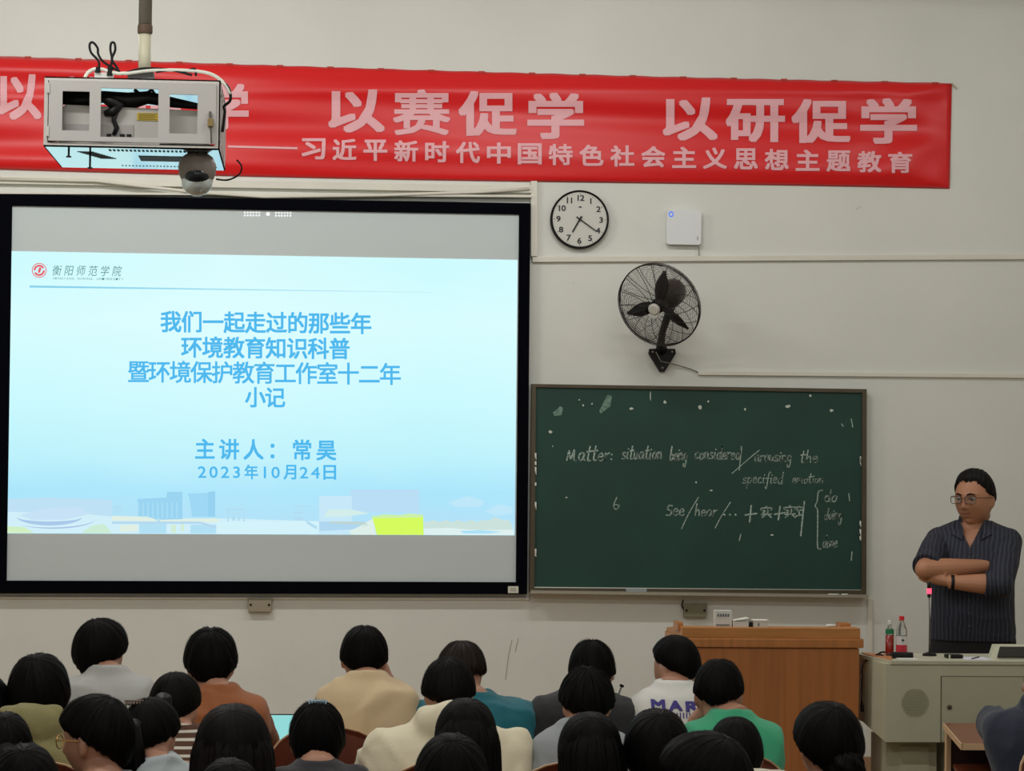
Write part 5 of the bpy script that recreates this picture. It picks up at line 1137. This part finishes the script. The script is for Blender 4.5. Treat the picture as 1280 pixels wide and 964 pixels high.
# striped shirt
m = bpy.data.materials.new('striped_shirt'); m.use_nodes = True; nt = m.node_tree; b = nt.nodes['Principled BSDF']; b.inputs['Roughness'].default_value = .75
tc = nt.nodes.new('ShaderNodeTexCoord'); sp = nt.nodes.new('ShaderNodeSeparateXYZ'); mu = nt.nodes.new('ShaderNodeMath'); mu.operation = 'MULTIPLY'; mu.inputs[1].default_value = 52; fr = nt.nodes.new('ShaderNodeMath'); fr.operation = 'FRACT'
nz = nt.nodes.new('ShaderNodeTexNoise'); nz.inputs['Scale'].default_value = 5; ad = nt.nodes.new('ShaderNodeMath'); ad.operation = 'MULTIPLY_ADD'; ad.inputs[1].default_value = .05; cr = nt.nodes.new('ShaderNodeValToRGB')
nt.links.new(tc.outputs['Object'], nz.inputs[0]); nt.links.new(tc.outputs['Object'], sp.inputs[0]); nt.links.new(nz.outputs[0], ad.inputs[0]); nt.links.new(sp.outputs[0], ad.inputs[2]); nt.links.new(ad.outputs[0], mu.inputs[0]); nt.links.new(mu.outputs[0], fr.inputs[0]); nt.links.new(fr.outputs[0], cr.inputs[0]); nt.links.new(cr.outputs[0], b.inputs['Base Color'])
ce = cr.color_ramp.elements; ce[0].color = (*srgb(25, 28, 42), 1); ce[0].position = .0; ce[1].color = (*srgb(25, 28, 42), 1); ce[1].position = 1
for p_, c_ in ((.55, (25, 28, 42)), (.66, (56, 60, 76)), (.78, (56, 60, 76)), (.88, (27, 30, 46))): q_ = ce.new(p_); q_.color = (*srgb(*c_), 1)
SHIRT = m
sh_ = MB(); ttorso(sh_, .006, 1)
for sh, el, wr, f in ((shR, elR, wrR, .10), (shL, elL, wrL, .24)):
    e2 = el.lerp(wr, f); sh_.ball(sh, .066, 16, 12); sh_.tube([Vector((sh.x*.5, 0, sh.z)), sh], [.10, .068], 14)
    sh_.tube([sh, sh.lerp(el, .5), el.lerp(sh, .12)], [.066, .068, .062], 16)
    q = el.lerp(sh, .12) if f < .15 else e2
    if f >= .15: sh_.tube([el.lerp(sh, .12), el, e2], [.062, .060, .056], 16); sh_.ball(el, .061, 14, 10)
    d = (q-(sh if f < .15 else el)).normalized()
    sh_.tube([q-d*.03, q+d*.012], [.066 if f < .15 else .061]*2, 16)
vz0, vz1 = Z(684), Z(655)
def vcut(c):
    x0 = -.01; w_ = .052*np.clip((c[:, 2]-vz0)/(vz1-vz0), 0, 2); return (c[:, 1] < .0) & (c[:, 2] > vz0) & (np.abs(c[:, 0]-x0) < w_)
remeshed(sh_, 'shirt', SHIRT, teach, .0045, 4, folds(4, .004, 0), delf=vcut)
# collar leaves, placket, buttons, pocket
for s in (-1, 1):
    b2 = MB(); b2.hexa([(s*.058-.005, -.035, Z(651)), (s*.078-.005, -.01, Z(655)), (s*.092-.005, -.095, Z(668)), (s*.042-.005, -.125, Z(675)), (s*.036-.005, -.088, Z(661))], (0, -.008, .004)); b2.build('collar_leaf', SHIRT, teach, bevel=.0015)
st_ = MB(); st_.loft([[Vector((.068*math.cos(a)*k_, .012+.066*math.sin(a)*k_, z)) for a in np.linspace(0, 2*PI, 24, endpoint=False)] for z, k_ in ((Z(657), 1.08), (Z(650), 1.02), (Z(645), .98))])
o = remeshed(st_, 'collar_band', SHIRT, teach, .006, 1, delf=lambda c: (c[:, 1] < -.015) & (np.abs(c[:, 0]) < .05))
for py in (690, 748, 764, 780):
    z = Z(py); ry = np.interp(-z, [-v[0] for v in reversed(tors)][::-1] if False else sorted(-v[0] for v in tors), [v[2]-v[3] for v in sorted(tors, key=lambda v: -v[0])])
    MB().lathe((-.01, -ry-.009, z), [(.005, 0), (.005, .002)], 10, M=RX).build('button', mat('shirt_button', srgb(60, 62, 74), .4), teach)
# trousers, belt, shoes
tr = MB(); tr.loft([superring((0, 0, z), rx, ry, n=32) for z, rx, ry in ((Z(835)-.02, .20, .14), (Z(800), .198, .148), (Z(793), .194, .146))])
for sd in (-1, 1): tr.tube([(sd*.10, 0, Z(826)), (sd*.11, -.01, .50), (sd*.12, .0, .06)], [.112, .082, .068], 16)
remeshed(tr, 'trousers', mat('black_trousers', srgb(17, 17, 19), .85), teach, .01, 3, folds(2, .003, 0))
for sd in (-1, 1):
    b2 = MB(); b2.loft([superring((sd*.125, -.05, z), rx, ry, n=18) for z, rx, ry in ((0, .048, .145), (.03, .05, .145), (.06, .042, .11), (.09, .036, .06))]); b2.build('shoe', DARK, teach, smooth=True)
    MB().lathe((sd*.192, -.04, Z(808)), [(.006, 0), (.006, .004)], 10, M=RX).build('rivet', mat('bolt_steel', (.4, .4, .4)), teach)
# hair, brows, eyes, glasses, watch
hm = MB(); hair_piece(hm, cap_hair(TC, kT, MH, .012, (50, 6, -30), .7, 3, topth=.016, soft=.2, box=2.1), 90, 54, 1800, .014, .5, (.02, .5), (.2, .5), seed=77); hm.build('hair', HAIRB if False else mat('teacher_hair', srgb(16, 12, 11), .6, var=.3, vscale=90, spec=.25), teach, smooth=True)
q = lambda x, y, z: TC+kT*(MH @ Vector((x, y, z)))
for s in (-1, 1):
    MB().tube([q(s*.014, .099, .022), q(s*.030, .099, .028), q(s*.047, .086, .023)], [.003, .0036, .002], 8).build('eyebrow', HAIR, teach, smooth=True)
    e_ = MB().ball(q(s*.031, .078, .003), .0125, 16, 12).build('eye', mat('eye_white', srgb(190, 180, 172), .3), teach, smooth=True)
    MB().ball(q(s*.031, .0865, .002), .0055, 12, 8).build('iris', DARK, e_)
    MB().tube([q(s*.018, .091, .005), q(s*.031, .0935, .0085), q(s*.045, .087, .004)], .0016, 6).build('eyelid', HAIR, teach, smooth=True)
g = MB()
for s in (-1, 1):
    rect = [q(s*.034+.026*c_, .112-.006*abs(s*.034+.026*c_)/.05, .001+.016*d_) for c_, d_ in ((-1, .6), (-.85, 1), (.85, 1), (1, .6), (1, -.5), (.7, -1), (-.7, -1), (-1, -.5), (-1, .6))]
    g.tube(rect, .0017, 6); g.tube([q(s*.060, .104, .010), q(s*.078, .07, .010), q(s*.086, -.005, .006)], .0018, 6)
g.tube([q(-.008, .113, .006), q(0, .115, .009), q(.008, .113, .006)], .0016, 6)
gl = g.build('glasses', mat('glasses_frame', srgb(96, 72, 60), .3, metal=.5), teach, smooth=True)
for s in (-1, 1): MB().hexa([q(s*.034+.024*c_, .111-.006*abs(s*.034+.024*c_)/.05, .001+.0145*d_) for c_, d_ in ((-1, 1), (1, 1), (1, -1), (-1, -1))], tuple(.0012*(MH @ Vector((0, 1, 0))))).build('lens', mat('lens_glass', (.92, .95, .95), .03, trans=1., spec=.5), gl)
w0 = elL.lerp(wrL, .93); dW = (wrL-elL).normalized(); MB().tube([w0-dW*.007, w0+dW*.007], .034, 20).build('wrist_strap', DARK, teach, smooth=True)
